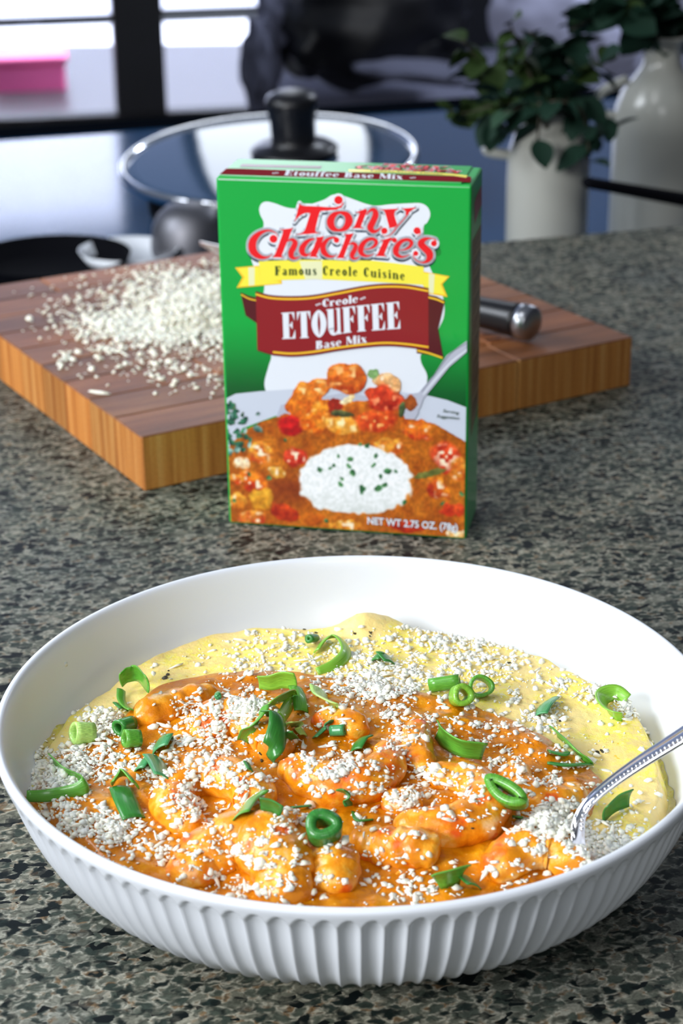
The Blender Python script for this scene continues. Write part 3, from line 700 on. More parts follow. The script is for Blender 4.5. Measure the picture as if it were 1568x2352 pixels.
for i, q in enumerate([(600, 1040, 34, 26, .5, (190, 60, 16), YL, WH), (680, 1050, 32, 24, -.3, (170, 30, 16), (224, 70, 40), WH), (560, 1065, 22, 14, .2, (220, 170, 110), WH, WH), (640, 1085, 24, 14, .2, (190, 120, 30), (236, 190, 90), WH),
       (585, 1105, 38, 26, .7, (180, 44, 14), OR, WH), (548, 1150, 26, 22, .2, (190, 100, 20), YL, WH), (605, 1145, 30, 26, 0, (190, 120, 24), (226, 170, 50), None), (580, 1188, 40, 18, .1, (180, 52, 18), YL, WH),
       (655, 1175, 34, 22, .3, (140, 24, 10), (210, 70, 22), None), (720, 1190, 30, 14, 0, (150, 60, 8), (210, 110, 20), None), (955, 985, 44, 28, .2, (180, 44, 18), OR, WH), (1025, 1045, 44, 36, .5, (170, 30, 18), (236, 90, 40), WH),
       (900, 1025, 38, 22, .1, (190, 80, 16), YL, WH), (1058, 1075, 26, 26, .8, (190, 70, 16), YL, WH), (1005, 1115, 36, 24, .7, (160, 36, 16), OR, WH), (985, 1085, 46, 9, -.25, (70, 80, 30), (130, 130, 60), None), (1040, 1165, 36, 16, .1, (170, 34, 14), (220, 80, 30), None),
       (800, 1205, 40, 14, 0, (190, 100, 20), YL, WH), (1050, 1222, 30, 12, .1, (216, 150, 60), WH, None), (930, 1205, 46, 14, .1, (150, 30, 10), (200, 60, 20), None), (545, 1100, 18, 12, .4, (200, 70, 20), YL, WH)]):
    blobp(*q, seed=i)
# food on the spoon
for i, q in enumerate([(800, 955, 160, 42, .02, (150, 56, 8), (214, 120, 28), None), (672, 975, 36, 26, .2, (160, 10, 14), (226, 30, 30), None), (720, 900, 52, 34, -.4, (196, 84, 14), (240, 150, 50), (252, 220, 150)), (800, 868, 48, 40, .1, (170, 56, 12), (240, 136, 40), (250, 200, 130)),
       (895, 878, 40, 28, .3, (200, 120, 60), (244, 200, 140), WH), (885, 915, 50, 34, .2, (150, 24, 12), (220, 70, 34), (246, 150, 100)), (725, 955, 50, 40, 1.0, (196, 80, 10), (244, 156, 40), (252, 214, 130)), (690, 930, 36, 34, .3, (190, 76, 10), (240, 140, 34), None),
       (775, 930, 20, 20, 0, (120, 20, 10), (170, 40, 20), None), (803, 917, 20, 10, -.5, (226, 200, 140), (252, 240, 200), None), (795, 975, 50, 24, .1, (210, 120, 20), (250, 196, 90), (255, 236, 180)), (868, 965, 52, 28, -.1, (180, 44, 14), (226, 90, 30), (246, 180, 100)),
       (790, 949, 30, 9, .1, (50, 56, 30), (120, 124, 70), None), (948, 922, 18, 22, .1, (110, 50, 20), (180, 90, 30), None), (927, 940, 9, 20, .1, (36, 50, 34), (90, 110, 60), None), (862, 858, 15, 14, .1, (70, 120, 60), (150, 190, 120), None)]):
    blobp(*q, seed=40+i, wob=.35)
sp_ = ((X-800)/175)**2+((Y-935)/88)**2
# rice mound
dr_ = np.sqrt(((X-818)/131)**2+((Y-1098)/81)**2)
dr_ = np.where(Y > 1098, (np.abs((X-818)/131)**2.6+np.abs((Y-1098)/80)**2.6)**(1/2.6), dr_)+(n2-.5)*.10
a = np.clip((1-dr_)/.05, 0, 1); rc = L3((176, 184, 176), (246, 249, 250), np.clip(.86+(n3-.5)*.4-(np.clip(Y-1120, 0, 99)/220), 0, 1))
C = C*(1-a[:, None])+rc*a[:, None]; A = np.maximum(A, a)
for i, (x, y, r_) in enumerate([(808, 1052, 7), (805, 1070, 8), (770, 1068, 6), (738, 1078, 8), (760, 1075, 6), (788, 1098, 6), (811, 1083, 9), (866, 1045, 7), (860, 1066, 6), (893, 1078, 9), (912, 1080, 8), (876, 1090, 6), (835, 1120, 11), (872, 1118, 10), (885, 1110, 8), (787, 1110, 8), (782, 1046, 5), (845, 1022, 8), (830, 1020, 6), (660, 1010, 5), (575, 1090, 6), (1015, 1150, 6), (620, 1098, 8), (540, 1150, 5), (1060, 1130, 8), (930, 1150, 6), (750, 1195, 6)]):
    blobp(x, y, r_, r_*.8, i*.7, (24, 74, 40), (90, 150, 90), None, .4, .9, seed=70+i)
# parsley
for i in range(46):
    t = rng.random(); x = 522+rng.random()*rng.random()*105; y = 925+rng.random()*118
    if x > 560 and y < 948: continue
    r_ = 6+rng.random()*8
    blobp(x, y, r_, r_*.7, rng.random()*3, (10, 50, 40), (60, 132, 96) if i % 4 else (170, 210, 200), None, .4, .9, seed=120+i)
def lin(c): c = np.clip(c, 0, 255)/255; return np.where(c <= .04045, c/12.92, ((c+.055)/1.055)**2.4)
Q = front(PX, 15); Q = [(q[0], q[1], q[2]) for q in Q]
Fq = []
Ag = A.reshape(GY, GX)
# everything painted outside the mask is left out of the mesh
for j in range(GY-1):
    for i in range(GX-1):
        if Ag[j, i] > .5 and Ag[j+1, i+1] > .5 and Ag[j, i+1] > .5 and Ag[j+1, i] > .5:
            k = j*GX+i; Fq.append((k, k+1, k+GX+1, k+GX))
m, nt, b = new_mat('printed_food_picture')
ca = nt.nodes.new('ShaderNodeAttribute'); ca.attribute_name = 'ink'
nt.links.new(ca.outputs['Color'], b.inputs['Base Color']); b.inputs['Roughness'].default_value = .38; b.inputs['Coat Weight'].default_value = .3
me = bpy.data.meshes.new('food_picture'); me.from_pydata(Q, [], Fq)
at_ = me.color_attributes.new('ink', 'FLOAT_COLOR', 'POINT')
at_.data.foreach_set('color', np.c_[lin(C*1.04), np.ones(len(C))].astype(np.float32).ravel())
me.materials.append(m); fo = bpy.data.objects.new('food_picture', me); COL.objects.link(fo); fo.parent = ct
# net weight line and serving suggestion: built-in plain face
def font_decal(name, s, p0, p1, hpx, mat, lay, shear=0, off=.0, mapf=front, grow=0):
    cu = bpy.data.curves.new(name, 'FONT'); cu.body = s; cu.size = 1; cu.offset = off; cu.shear = shear; cu.resolution_u = 3
    to = bpy.data.objects.new(name, cu); COL.objects.link(to)
    dg = bpy.context.evaluated_depsgraph_get(); me = bpy.data.meshes.new_from_object(to.evaluated_get(dg))
    bpy.data.objects.remove(to); v = np.array([q.co[:2] for q in me.vertices]); x0, x1 = v[:, 0].min(), v[:, 0].max()
    cap = .72; u = (v[:, 0]-x0)/(x1-x0); p0 = np.array(p0, float); p1 = np.array(p1, float)
    P = p0[None]*(1-u[:, None])+p1[None]*u[:, None]; P[:, 1] -= v[:, 1]/cap*hpx
    F = [tuple(p.vertices) for p in me.polygons]; bpy.data.meshes.remove(me)
    return mesh(name, mapf(P, lay), F, mat, ct, False)
nw = ('NET WT 2.75 OZ. (78g)', (845, 1199), (1049, 1212), 16)
font_decal('net_weight_outline', *nw[:3], nw[3], navy, 17, off=.055)
font_decal('net_weight_lettering', *nw[:3], nw[3], white, 18, off=.022)
font_decal('serving_lettering', 'Serving', (1019, 944), (1056, 949), 7, dgreen, 17, shear=.3, off=.01)
font_decal('serving_lettering', 'Suggestion', (1005, 956), (1056, 961), 7, dgreen, 17, shear=.3, off=.01)
# top face: maroon strip, white fold line, title and small logo
decal('top_strip', [('P', [(503, 402), (512, 384), (560, 385), (1090, 408), (1091, 423), (503, 400)])], top, 1, simple('print_matte_maroon', srgb(120, 18, 28), .8, spec=.05))
decal('front_fold_line', [('P', [(503, 405), (1092, 428), (1092, 433), (503, 410)])], front, 1.5, white)
lettering('top_lettering', '~ Etouffee Base Mix ~', [(628, 403), (780, 409), (965, 417)], [(632, 389), (783, 395), (965, 403)], simple('print_matte_white', srgb(225, 228, 235), .8, spec=.05), 3, mapf=top, bold=.25, space=9)
def mini(p): return (822+(p[0]-575)*.56, 366+(p[1]-450)*.137+(p[0]-575)*.028)
decal('top_logo_outline', LG, top, 2, white, grow=5, sub=mini)
decal('top_logo', LG, top, 3, red, sub=mini)
decal('top_ribbon', [('P', [mini(p) for p in P4(*R4, [(20, 75), (190, 30), (500, 20), (1000, 28), (1355, 72), (1535, 140), (1518, 285), (1350, 200), (1000, 178), (600, 158), (350, 192), (30, 220)])])], top, 1.5, yellow)
sh, W_ = text('Famous Creole Cuisine', None, 26)
f_ = along(W_, [(639, 632.5), (760, 632.5), (937, 644.5)], [(639, 611), (760, 611), (937, 623)])
decal('top_ribbon_lettering', sh, top, 4, dgreen, sub=lambda p: mini(f_(p)))
decal('top_print_panel', [('P', [(560, 372), (745, 378), (742, 385), (555, 380)])], top, 1.5, dmaroon)
# side face
decal('side_print_banner', [('P', [(1098, 470), (1104, 452), (1118, 425), (1119, 470), (1110, 488), (1098, 520)])], side, 1, maroon)
decal('side_print_panel', [('P', [(1092, 560), (1118, 515), (1103, 930), (1082, 1010)])], side, 1, kraft)
dk = cmat('print_dark_ink', 70, 58, 44, .6)
rows = []
for i in range(46):
    v = i/46; y0 = 566+v*430; xa = 1092-(y0-560)*.0225; xb = xa+24.5-v*3
    if i % 5 == 4: continue
    rows.append(('S', [(xa+3, y0-3, 1.5), (xb-2-(i*7 % 5), y0-36-(0 if i % 2 else 1), 1.5)]))
decal('side_lettering_lines', rows, side, 2, dk)
decal('side_rules', [('S', [(1094, 624, 3.5), (1115, 586, 3.5)]), ('S', [(1087, 884, 3), (1109, 836, 3)])], side, 3, cmat('print_black', 26, 22, 20))
# ------------------------------------------------------------------ fluted bowl
OX, OY = 0.00359, 0.49991
prof_out = [(.0, .0022), (.052, .0022), (.055, .0), (.064, .0), (.0668, .0016), (.0735, .0030), (.0800, .0050), (.0860, .0078), (.0912, .0112), (.0955, .0150), (.0988, .0192), (.1014, .0238), (.1036, .0285), (.1053, .0330), (.1067, .0375), (.1077, .0405), (.1083, .0420), (.1088, .0432), (.1093, .0450), (.1097, .0465), (.1098, .0475)]
prof_in = [(.1095, .0483), (.1088, .0487), (.1080, .0487), (.1072, .0482), (.1066, .0472), (.1058, .0450), (.1048, .0415), (.1034, .0370), (.1014, .0320), (.0985, .0268), (.0945, .0215), (.0890, .0165), (.0810, .0122), (.070, .0092), (.055, .0076), (.03, .0070), (.0, .0070)]
NF = 112
po = catmull([(a, b) for a, b in prof_out[1:]], 3); pi_ = catmull([(a, b) for a, b in prof_in[:-1]], 2)
prof = [(float(a), float(b)) for a, b in list(po)+list(pi_)]
nout = len(po)
def flute(a, i, r, z):
    if i >= nout or r < .066 or z > .0458: return 0.0
    k = (a*NF/(2*math.pi)) % 1.0
    x = (k-.5)*2
    # rounded channel between narrow ridges; rounded top end
    topend = .0456-.0016*x*x*2.2
    env = min(max((topend-z)/.0012, 0), 1); lo = min(max((r-.070)/.008, 0), 1)
    return -.0015*env*lo*(1-abs(x)**2.6)
bowl = empty('fluted_bowl', (OX, OY, 0))
tag(bowl, 'white ceramic shallow bowl with fluted outside, filled with shrimp and grits', 'bowl')
lathe(prof, NF*10, bowl, 'body', MAT['ceramic'], flute)

# ------------------------------------------------------------------ food heights
def smooth(a, b, x):
    t = min(max((x-a)/(b-a), 0), 1); return t*t*(3-2*t)
def base_h(x, y):
    dx, dy = x-OX, y-OY; r = math.hypot(dx, dy)
    h = .0322+.0050*math.exp(-(r/.062)**2)+.0012*math.exp(-((dx)**2+(dy+.06)**2)/.035**2)
    h += .0016*nz(x*38, y*38, 2)+.0007*nz(x*110, y*110, 5)
    # spooned peak at the back rim
    px_, py_ = PEAK
    h += .0056*math.exp(-((x-px_)**2+(y-py_)**2)/.008**2)+.002*math.exp(-((x-px_-.012)**2+(y-py_)**2)/.010**2)
    return h
PEAK = (0.006, 0.583)
def onfood(px, py, dz=0.0, f=None):
    z = .035
    for _ in range(6):
        P = at(px, py, z); z = (f or base_h)(P[0], P[1])+dz
    return at(px, py, z)
p_ = at(835, 1432, .036); PEAK = (p_[0], p_[1])
grits_px = [(100, 1700), (150, 1640), (225, 1585), (300, 1535), (350, 1502), (430, 1470), (500, 1450), (600, 1441), (700, 1444), (780, 1440), (815, 1432), (860, 1430), (905, 1436), (945, 1447), (1010, 1452), (1080, 1462), (1168, 1480), (1250, 1508), (1320, 1545), (1385, 1582), (1440, 1610), (1478, 1640), (1502, 1680), (1526, 1740), (1540, 1800), (1541, 1860), (1530, 1900)]
def polar_of(pts, z=.031):
    o = []
    for x, y in pts:
        P = at(x, y, z); o.append((math.atan2(P[1]-OY, P[0]-OX), math.hypot(P[0]-OX, P[1]-OY)))
    return o
gp = polar_of(grits_px); gp = sorted([((a+2*math.pi) % (2*math.pi), min(r, .0985)) for a, r in gp])
# angles of the near side follow the bowl wall
gp += [(a, .0985) for a in np.linspace(math.pi*1.12, math.pi*1.85, 14)]; gp = sorted(gp)
ga = np.array([a for a, r in gp]); gr = np.array([r for a, r in gp])
ga = np.r_[ga[-1]-2*math.pi, ga, ga[0]+2*math.pi]; gr = np.r_[gr[-1], gr, gr[0]]
def grits_R(a):
    a %= 2*math.pi; return float(np.interp(a, ga, gr))+.0008*nz(math.cos(a)*14, math.sin(a)*14, 1)
pin = sorted([(a, b) for a, b in prof_in if a > .03 and b < .047]); pr_ = np.array([a for a, b in pin]); pz_ = np.array([b for a, b in pin])
def wallz(r): return float(np.interp(r, pr_, pz_))
def grits_h(x, y):
    r = math.hypot(x-OX, y-OY); R_ = grits_R(math.atan2(y-OY, x-OX))
    e = smooth(R_+.0012, R_-.0045, r)
    return max(base_h(x, y)*e+.0225*(1-e), wallz(r)+.0004)
NA, NR = 420, 130
V = []; F = []
for i in range(NR+1):
    for j in range(NA):
        a = 2*math.pi*j/NA; R_ = grits_R(a)+.0012; r = R_*(i/NR)**.8 if i else 0
        x = OX+r*math.cos(a); y = OY+r*math.sin(a)
        V.append((x, y, grits_h(x, y)+.00022*nz(x*420, y*420, 3)+.00015*nz(x*900, y*900, 8)))
for i in range(NR):
    for j in range(NA):
        j2 = (j+1) % NA; F.append((i*NA+j, (i+1)*NA+j, (i+1)*NA+j2, i*NA+j2))
for j in range(0, NA, 1):       # under side down into the bowl
    pass
k = len(V)
for j in range(NA):
    a = 2*math.pi*j/NA; r = min(grits_R(a)-.004, .084); V.append((OX+r*math.cos(a), OY+r*math.sin(a), .0185))
for j in range(NA):
    j2 = (j+1) % NA; F.append((NR*NA+j, k+j, k+j2, NR*NA+j2))
grits = mesh('creamy_grits', V, F, MAT['grits'])
tag(grits, 'pale yellow creamy grits flecked with pepper lining the white bowl', 'grits')

# orange sauce sheet: outline traced round its edge, laid over the grits
sauce_px = [(60, 1850), (70, 1815), (100, 1775), (150, 1725), (200, 1700), (270, 1680), (315, 1612), (360, 1580), (430, 1562), (520, 1549), (620, 1545), (700, 1550), (780, 1556), (850, 1566), (900, 1580), (960, 1592), (1030, 1605), (1100, 1628), (1160, 1650), (1220, 1680), (1280, 1712), (1340, 1752), (1385, 1795), (1372, 1840), (1345, 1890), (1336, 1950), (1338, 2000), (1330, 2060)]
sp3 = [onfood(x, y) for x, y in sauce_px]
spoly = [(p[0]-OX, p[1]-OY) for p in sp3]
ctr_s = (0.0, -.02)
pol = []
for x, y in spoly:
    dx, dy = x-ctr_s[0], y-ctr_s[1]; pol.append((math.atan2(dy, dx) % (2*math.pi), math.hypot(dx, dy)))
a0 = pol[-1][0]; a1 = pol[0][0]
a_end = pol[-1][0]; a_start = pol[0][0]
if a_end < math.pi: a_end += 2*math.pi
for q in np.linspace(a_start+.03, a_end-.03, 60):     # near side runs along the wall
    c_, s_ = math.cos(q), math.sin(q); bq = ctr_s[0]*c_+ctr_s[1]*s_; cc = ctr_s[0]**2+ctr_s[1]**2-.0992**2
    pol.append((q % (2*math.pi), -bq+math.sqrt(bq*bq-cc)))
pol.sort(); sa = np.array([p[0] for p in pol]); sr = np.array([p[1] for p in pol])
sa = np.r_[sa[-1]-2*math.pi, sa, sa[0]+2*math.pi]; sr = np.r_[sr[-1], sr, sr[0]]
def sauce_R(a):
    a %= 2*math.pi; return float(np.interp(a, sa, sr))+.0006*nz(math.cos(a)*22, math.sin(a)*22, 4)
def sauce_d(x, y):
    dx, dy = x-OX-ctr_s[0], y-OY-ctr_s[1]; return sauce_R(math.atan2(dy, dx))-math.hypot(dx, dy)
def sauce_h(x, y):
    d = sauce_d(x, y); g = grits_h(x, y)
    t = .0016*smooth(-.0006, .0016, d)+.0012*smooth(0, .01, d)
    return max(g, wallz(math.hypot(x-OX, y-OY))+.0004)+t-.0004+(.0018*nz(x*75, y*75, 11)+.0009*nz(x*190, y*190, 12)+.0003*nz(x*420, y*420, 13))*smooth(0, .01, d)
V = []; F = []; NA2, NR2 = 480, 150
for i in range(NR2+1):
    for j in range(NA2):
        a = 2*math.pi*j/NA2; r = (sauce_R(a)+.0006)*(i/NR2)
        x = OX+ctr_s[0]+r*math.cos(a); y = OY+ctr_s[1]+r*math.sin(a)
        V.append((x, y, sauce_h(x, y)))
for i in range(NR2):
    for j in range(NA2):
        j2 = (j+1) % NA2; F.append((i*NA2+j, (i+1)*NA2+j, (i+1)*NA2+j2, i*NA2+j2))
sauce = mesh('etouffee_sauce', V, F, MAT['sauce'])
tag(sauce, 'glossy orange etouffee sauce spread over the grits', 'sauce')
def food_h(x, y):
    return sauce_h(x, y) if sauce_d(x, y) > -.0004 else grits_h(x, y)

# ------------------------------------------------------------------ shrimp
# each: pixel centre line with lift (mm) and radius (mm)
SHR = [
 ('curled shrimp with a dark gap in its bend, left of centre in the bowl', [(478, 1895, 1.5, 4.0), (425, 1890, 2.5, 5.4), (398, 1850, 3.5, 6.2), (420, 1805, 4, 6.4), (480, 1785, 4.2, 6.6), (545, 1795, 4, 6.4), (585, 1830, 3.2, 5.8), (570, 1875, 2.2, 4.6), (545, 1895, 1.2, 3.0)]),
 ('plump curled shrimp in the middle of the bowl, sprinkled with cheese', [(690, 1790, 2, 4.2), (680, 1765, 3.2, 5.4), (720, 1790, 3.6, 6.6), (775, 1805, 4.0, 7.0), (840, 1795, 4.0, 6.6), (885, 1765, 3.6, 5.6), (890, 1730, 2.8, 4.2), (860, 1715, 1.6, 2.8)]),
 ('big pale shrimp nearest the front rim, left of the green onion ring', [(430, 2040, .5, 5.6), (455, 1990, 2.5, 7.6), (520, 1945, 4, 8.8), (590, 1935, 4.6, 9.0), (640, 1975, 4.4, 8.6), (655, 2030, 3.6, 7.6), (640, 2075, 2, 6)]),
 ('large orange shrimp curling below the broad onion strip, right of centre', [(905, 1885, 1.4, 3.4), (960, 1900, 2.4, 5.6), (1030, 1905, 3.4, 7.0), (1090, 1885, 4.0, 7.4), (1115, 1840, 4.2, 6.8), (1080, 1800, 4.0, 5.8), (1020, 1785, 3.4, 4.8), (970, 1775, 2.2, 3.4)]),
 ('orange shrimp lying in the bowl of the spoon', [(1110, 2010, 1.5, 4.0), (1150, 1985, 3.0, 5.6), (1210, 1950, 4.2, 6.8), (1265, 1945, 4.6, 6.8), (1300, 1975, 3.6, 6.0), (1300, 2015, 1.5, 4.8)]),
 ('lumpy cheese-dusted shrimp between the sauce edge and the spoon neck', [(1190, 1760, 1, 3.6), (1185, 1800, 2.0, 5.0), (1225, 1835, 2.8, 5.4), (1290, 1840, 2.8, 5.0), (1335, 1815, 1.8, 4.0)]),
 ('smooth bean-shaped shrimp end at the back left edge of the sauce', [(318, 1648, 1.2, 4.2), (345, 1638, 2.6, 5.2), (400, 1620, 3.0, 5.4), (455, 1602, 2.2, 4.6), (500, 1592, .8, 3.0)]),
 ('wide shrimp under a thick layer of grated cheese behind the onion tangle', [(440, 1690, 1.0, 5.0), (485, 1665, 2.6, 7.0), (550, 1652, 3.2, 7.4), (605, 1670, 3.2, 7.0), (630, 1715, 2.6, 5.6), (600, 1740, 1.4, 4.2)]),
 ('narrow upright shrimp tail behind the broad onion strip', [(965, 1660, 1.2, 3.0), (955, 1700, 2.4, 4.4), (965, 1745, 2.4, 4.2), (985, 1780, 1.0, 3.0)]),
 ('shrimp half sunk in sauce right of the green onion ring', [(800, 1925, .8, 4.0), (850, 1940, 1.8, 5.6), (910, 1950, 2.4, 6.2), (965, 1950, 2.2, 5.8), (1010, 1965, 1.0, 4.4)]),
 ('small shrimp curl just behind the middle shrimp', [(725, 1670, .6, 3.6), (765, 1655, 1.8, 4.6), (810, 1665, 2.0, 4.4), (825, 1695, 1.0, 3.2)]),
 ('shrimp coated in sauce at the front, right of the big pale one', [(760, 2050, .6, 4.6), (770, 1990, 1.8, 6.2), (745, 1950, 1.2, 5.2)]),
 ('round shrimp lump behind the big pale shrimp', [(560, 1900, 1.0, 4.6), (620, 1893, 2.0, 5.6), (675, 1905, 1.2, 4.4)]),
 ('short shrimp piece beside the large orange curl, under cheese', [(880, 1835, .8, 3.6), (930, 1845, 2.0, 4.6), (965, 1835, 1.2, 3.6)]),
]
V_all = []; F_all = []
def bvh_add(V, F):
    k = len(V_all); V_all.extend([tuple(map(float, v)) for v in V]); F_all.extend([tuple(int(i)+k for i in f) for f in F])
for si, (lab, P) in enumerate(SHR):
    ctl = []
    for x, y, dz, r in P:
        q = onfood(x, y, dz*.001*.5, food_h); ctl.append((q[0], q[1], q[2], r*.00106))
    C_ = catmull(ctl, 8); n_ = len(C_)
    path = C_[:, :3]; rad = C_[:, 3]
    # rounded ends
    t_ = np.linspace(0, 1, n_); rad = rad*np.clip(np.sqrt(np.clip(1-(1-np.minimum(t_, 1-t_)*9)**2, .02, 1)), .12, 1) if True else rad
    rad = np.where(np.minimum(t_, 1-t_)*9 >= 1, C_[:, 3], rad)
    nseg = 6
    def rf(t, a, s=si):
        k_ = (t*nseg+.12*math.sin(a)) % 1.0
        return (1+.07*math.sin(math.pi*min(k_*1.25, 1))-.05*(1 if k_ > .9 else 0))*(1+.10*nz(math.cos(a)*1.4+s*3, math.sin(a)*1.4, t*9)+.05*nz(math.cos(a)*4+s*3, math.sin(a)*4, t*24))
    Vs, Fs = tube(path, rad, 30, .86, rf)
    o = mesh('shrimp', Vs, Fs, MAT['shrimp']); tag(o, lab, 'shrimp', 'shrimp in the bowl')
    bvh_add(Vs, Fs)
for o in (grits, sauce):
    bvh_add([v.co for v in o.data.vertices], [tuple(p.vertices) for p in o.data.polygons])
BVH = BVHTree.FromPolygons(V_all, F_all)
def surf(x, y):
    h = BVH.ray_cast(Vector((x, y, .2)), Vector((0, 0, -1)))
    return (h[0].z, h[1]) if h[0] is not None else (None, None)
def on(px, py, dz=0.0):
    """nearest food point along the view ray"""
    d = Vector(ray(px, py)).normalized(); h = BVH.ray_cast(Vector(CAM), d)
    if h[0] is None: return onfood(px, py, dz, grits_h)
    p = np.array(h[0]); p[2] += dz; return p

# ------------------------------------------------------------------ grated cheese
def flake_mesh(name, samples, surfn, parent=None, seed=1, mat='cheese', smin=.0005, smax=.0014, shred=.22, flat=.45):
    r = np.random.default_rng(seed); V = []; F = []
    g_ = 1.618
    cube = np.array([(-1, g_, 0), (1, g_, 0), (-1, -g_, 0), (1, -g_, 0), (0, -1, g_), (0, 1, g_), (0, -1, -g_), (0, 1, -g_), (g_, 0, -1), (g_, 0, 1), (-g_, 0, -1), (-g_, 0, 1)])/1.75
    cf = [(0, 11, 5), (0, 5, 1), (0, 1, 7), (0, 7, 10), (0, 10, 11), (1, 5, 9), (5, 11, 4), (11, 10, 2), (10, 7, 6), (7, 1, 8), (3, 9, 4), (3, 4, 2), (3, 2, 6), (3, 6, 8), (3, 8, 9), (4, 9, 5), (2, 4, 11), (6, 2, 10), (8, 6, 7), (9, 8, 1)]
    for (x, y, zo) in samples:
        z, nrm = surfn(x, y)
        if z is None: continue
        a = smin+(smax-smin)*(r.random()**2.4 if r.random() > .06 else 1.0+.5*r.random())
        if r.random() < shred: sx, sy, sz = a*(1.4+1.3*r.random()), a*.5, a*.32
        else: sx, sy, sz = a, a*(.6+.4*r.random()), a*flat*(.7+.6*r.random())
        P = cube*np.array([sx, sy, sz])*.70*(1+.75*(r.random((12, 3))-.5))
        ang = r.random()*6.283; tx = (r.random()-.5)*1.1; ty = (r.random()-.5)*1.1
        ca_, sa_ = math.cos(ang), math.sin(ang)
        R1 = np.array([[ca_, -sa_, 0], [sa_, ca_, 0], [0, 0, 1]])
        R2 = np.array([[1, 0, 0], [0, math.cos(tx), -math.sin(tx)], [0, math.sin(tx), math.cos(tx)]])
        R3 = np.array([[math.cos(ty), 0, math.sin(ty)], [0, 1, 0], [-math.sin(ty), 0, math.cos(ty)]])
        P = P@(R1@R3@R2).T+np.array([x, y, z+sz*.15+zo])
        k_ = len(V); V.extend(P.tolist()); F.extend([tuple(q+k_ for q in f) for f in cf])
    return mesh(name, V, F, MAT[mat], parent, mat == 'cheese')
def scatter(blobs, seed):
    """blobs: px, py, rx, ry, count, pile height mm"""
    r = np.random.default_rng(seed); out = []
    for x, y, rx, ry, n_, h in blobs:
        # crumbs fall in small clusters
        heavy = h >= 1.2
        nn = int(n_*(1.5 if heavy else .52)); cl = []
        for _ in range(nn):
            if cl and r.random() < (.35 if heavy else .55):
                c0 = cl[int(r.integers(max(0, len(cl)-6), len(cl)))]; px, py = c0[0]+r.normal()*9, c0[1]+r.normal()*5; g = c0[2]
            else:
                g = r.normal(size=2)*.5; px, py = x+g[0]*rx, y+g[1]*ry
            cl.append((px, py, g))
            p = on(px, py)
            if p[2] < .02: continue
            if math.hypot(p[0]-OX, p[1]-OY) > .1: continue
            out.append((p[0], p[1], h*.001*r.random()*math.exp(-(g@g)*1.2)))
    return out
CH_ = [
 (240, 1668, 52, 40, 260, 4.0), (170, 1615, 28, 22, 60, 1.5), (150, 1765, 120, 60, 560, 1.2), (110, 1800, 70, 70, 300, 1.2), (220, 1895, 130, 60, 560, 1.0), (150, 1880, 70, 40, 260, 1.0), (255, 1905, 60, 30, 160, 1.5),
 (360, 1760, 120, 90, 420, .6), (300, 1960, 140, 60, 240, .4), (400, 1960, 110, 50, 160, .4), (235, 1740, 90, 50, 200, .6),
 (530, 1655, 130, 60, 620, 1.0), (480, 1700, 120, 60, 520, .8), (590, 1605, 70, 24, 120, 1.0), (575, 1622, 60, 14, 160, 1.6), (440, 1610, 90, 40, 140, .5), (350, 1770, 40, 30, 80, 1),
 (450, 1790, 120, 60, 300, .6), (440, 1860, 80, 50, 260, 1.0), (560, 1810, 70, 50, 240, 1.0), (530, 1760, 80, 26, 120, 1), (560, 1960, 160, 70, 380, .6), (560, 2030, 140, 50, 260, .5), (660, 1990, 120, 90, 120, .3),
 (780, 1750, 110, 44, 420, .9), (760, 1780, 90, 36, 180, .5), (690, 1700, 80, 50, 120, .5), (720, 1590, 120, 60, 160, .5), (740, 1650, 80, 30, 80, .5),
 (860, 1575, 110, 34, 420, 1.4), (900, 1540, 150, 40, 480, 1.0), (920, 1640, 70, 70, 330, 1.0), (905, 1700, 50, 60, 180, .8), (840, 1600, 70, 40, 160, 1),
 (620, 1490, 110, 50, 260, .5), (590, 1530, 160, 40, 220, .5), (480, 1530, 160, 60, 120, .4), (680, 1460, 120, 30, 90, .4), (800, 1480, 150, 60, 180, .5), (740, 1520, 120, 40, 160, .6),
 (1000, 1480, 170, 50, 640, .8), (1080, 1500, 160, 60, 520, .8), (1060, 1460, 90, 24, 160, 1.2), (1000, 1540, 160, 50, 420, .8), (1140, 1560, 160, 60, 240, .6), (1200, 1580, 160, 70, 240, .5), (1210, 1645, 90, 36, 170, 1.0), (1270, 1650, 70, 40, 110, .8),
 (1400, 1595, 60, 20, 260, 2.5), (1450, 1630, 50, 24, 140, 1.5), (1330, 1600, 140, 80, 130, .4), (1350, 1720, 180, 140, 150, .3), (1180, 1700, 170, 70, 300, .8), (1090, 1680, 120, 60, 180, .8), (1020, 1650, 100, 60, 140, .7),
 (1200, 1790, 90, 60, 260, .8), (1280, 1800, 100, 60, 160, .8), (960, 1790, 90, 60, 260, .8), (900, 1830, 130, 44, 260, .8), (1040, 1800, 80, 44, 160, .7), (1050, 1860, 130, 70, 150, .4), (900, 1960, 150, 60, 150, .5), (960, 2035, 110, 44, 240, 1.0),
 (1265, 1890, 60, 24, 420, 3.5), (1300, 1910, 30, 20, 120, 2.5), (1290, 1860, 60, 22, 90, 1.5), (1200, 1930, 90, 36, 130, .5), (1200, 2010, 150, 40, 140, .4), (1395, 1945, 90, 40, 330, 1.2), (1420, 1900, 80, 40, 130, .8), (1470, 1850, 60, 60, 70, .5), (1370, 1990, 50, 30, 120, 1.0),
 (700, 1870, 80, 40, 120, .8), (660, 1885, 60, 30, 90, 1.0), (820, 1880, 90, 44, 110, .5), (800, 2040, 200, 60, 120, .3),
]
ch = flake_mesh('grated_cheese', scatter(CH_, 3), surf, seed=5, smin=.00045, smax=.0017, shred=.16, flat=.5)
tag(ch, 'finely grated white cheese scattered over the shrimp, sauce and grits', 'cheese', kind='stuff')
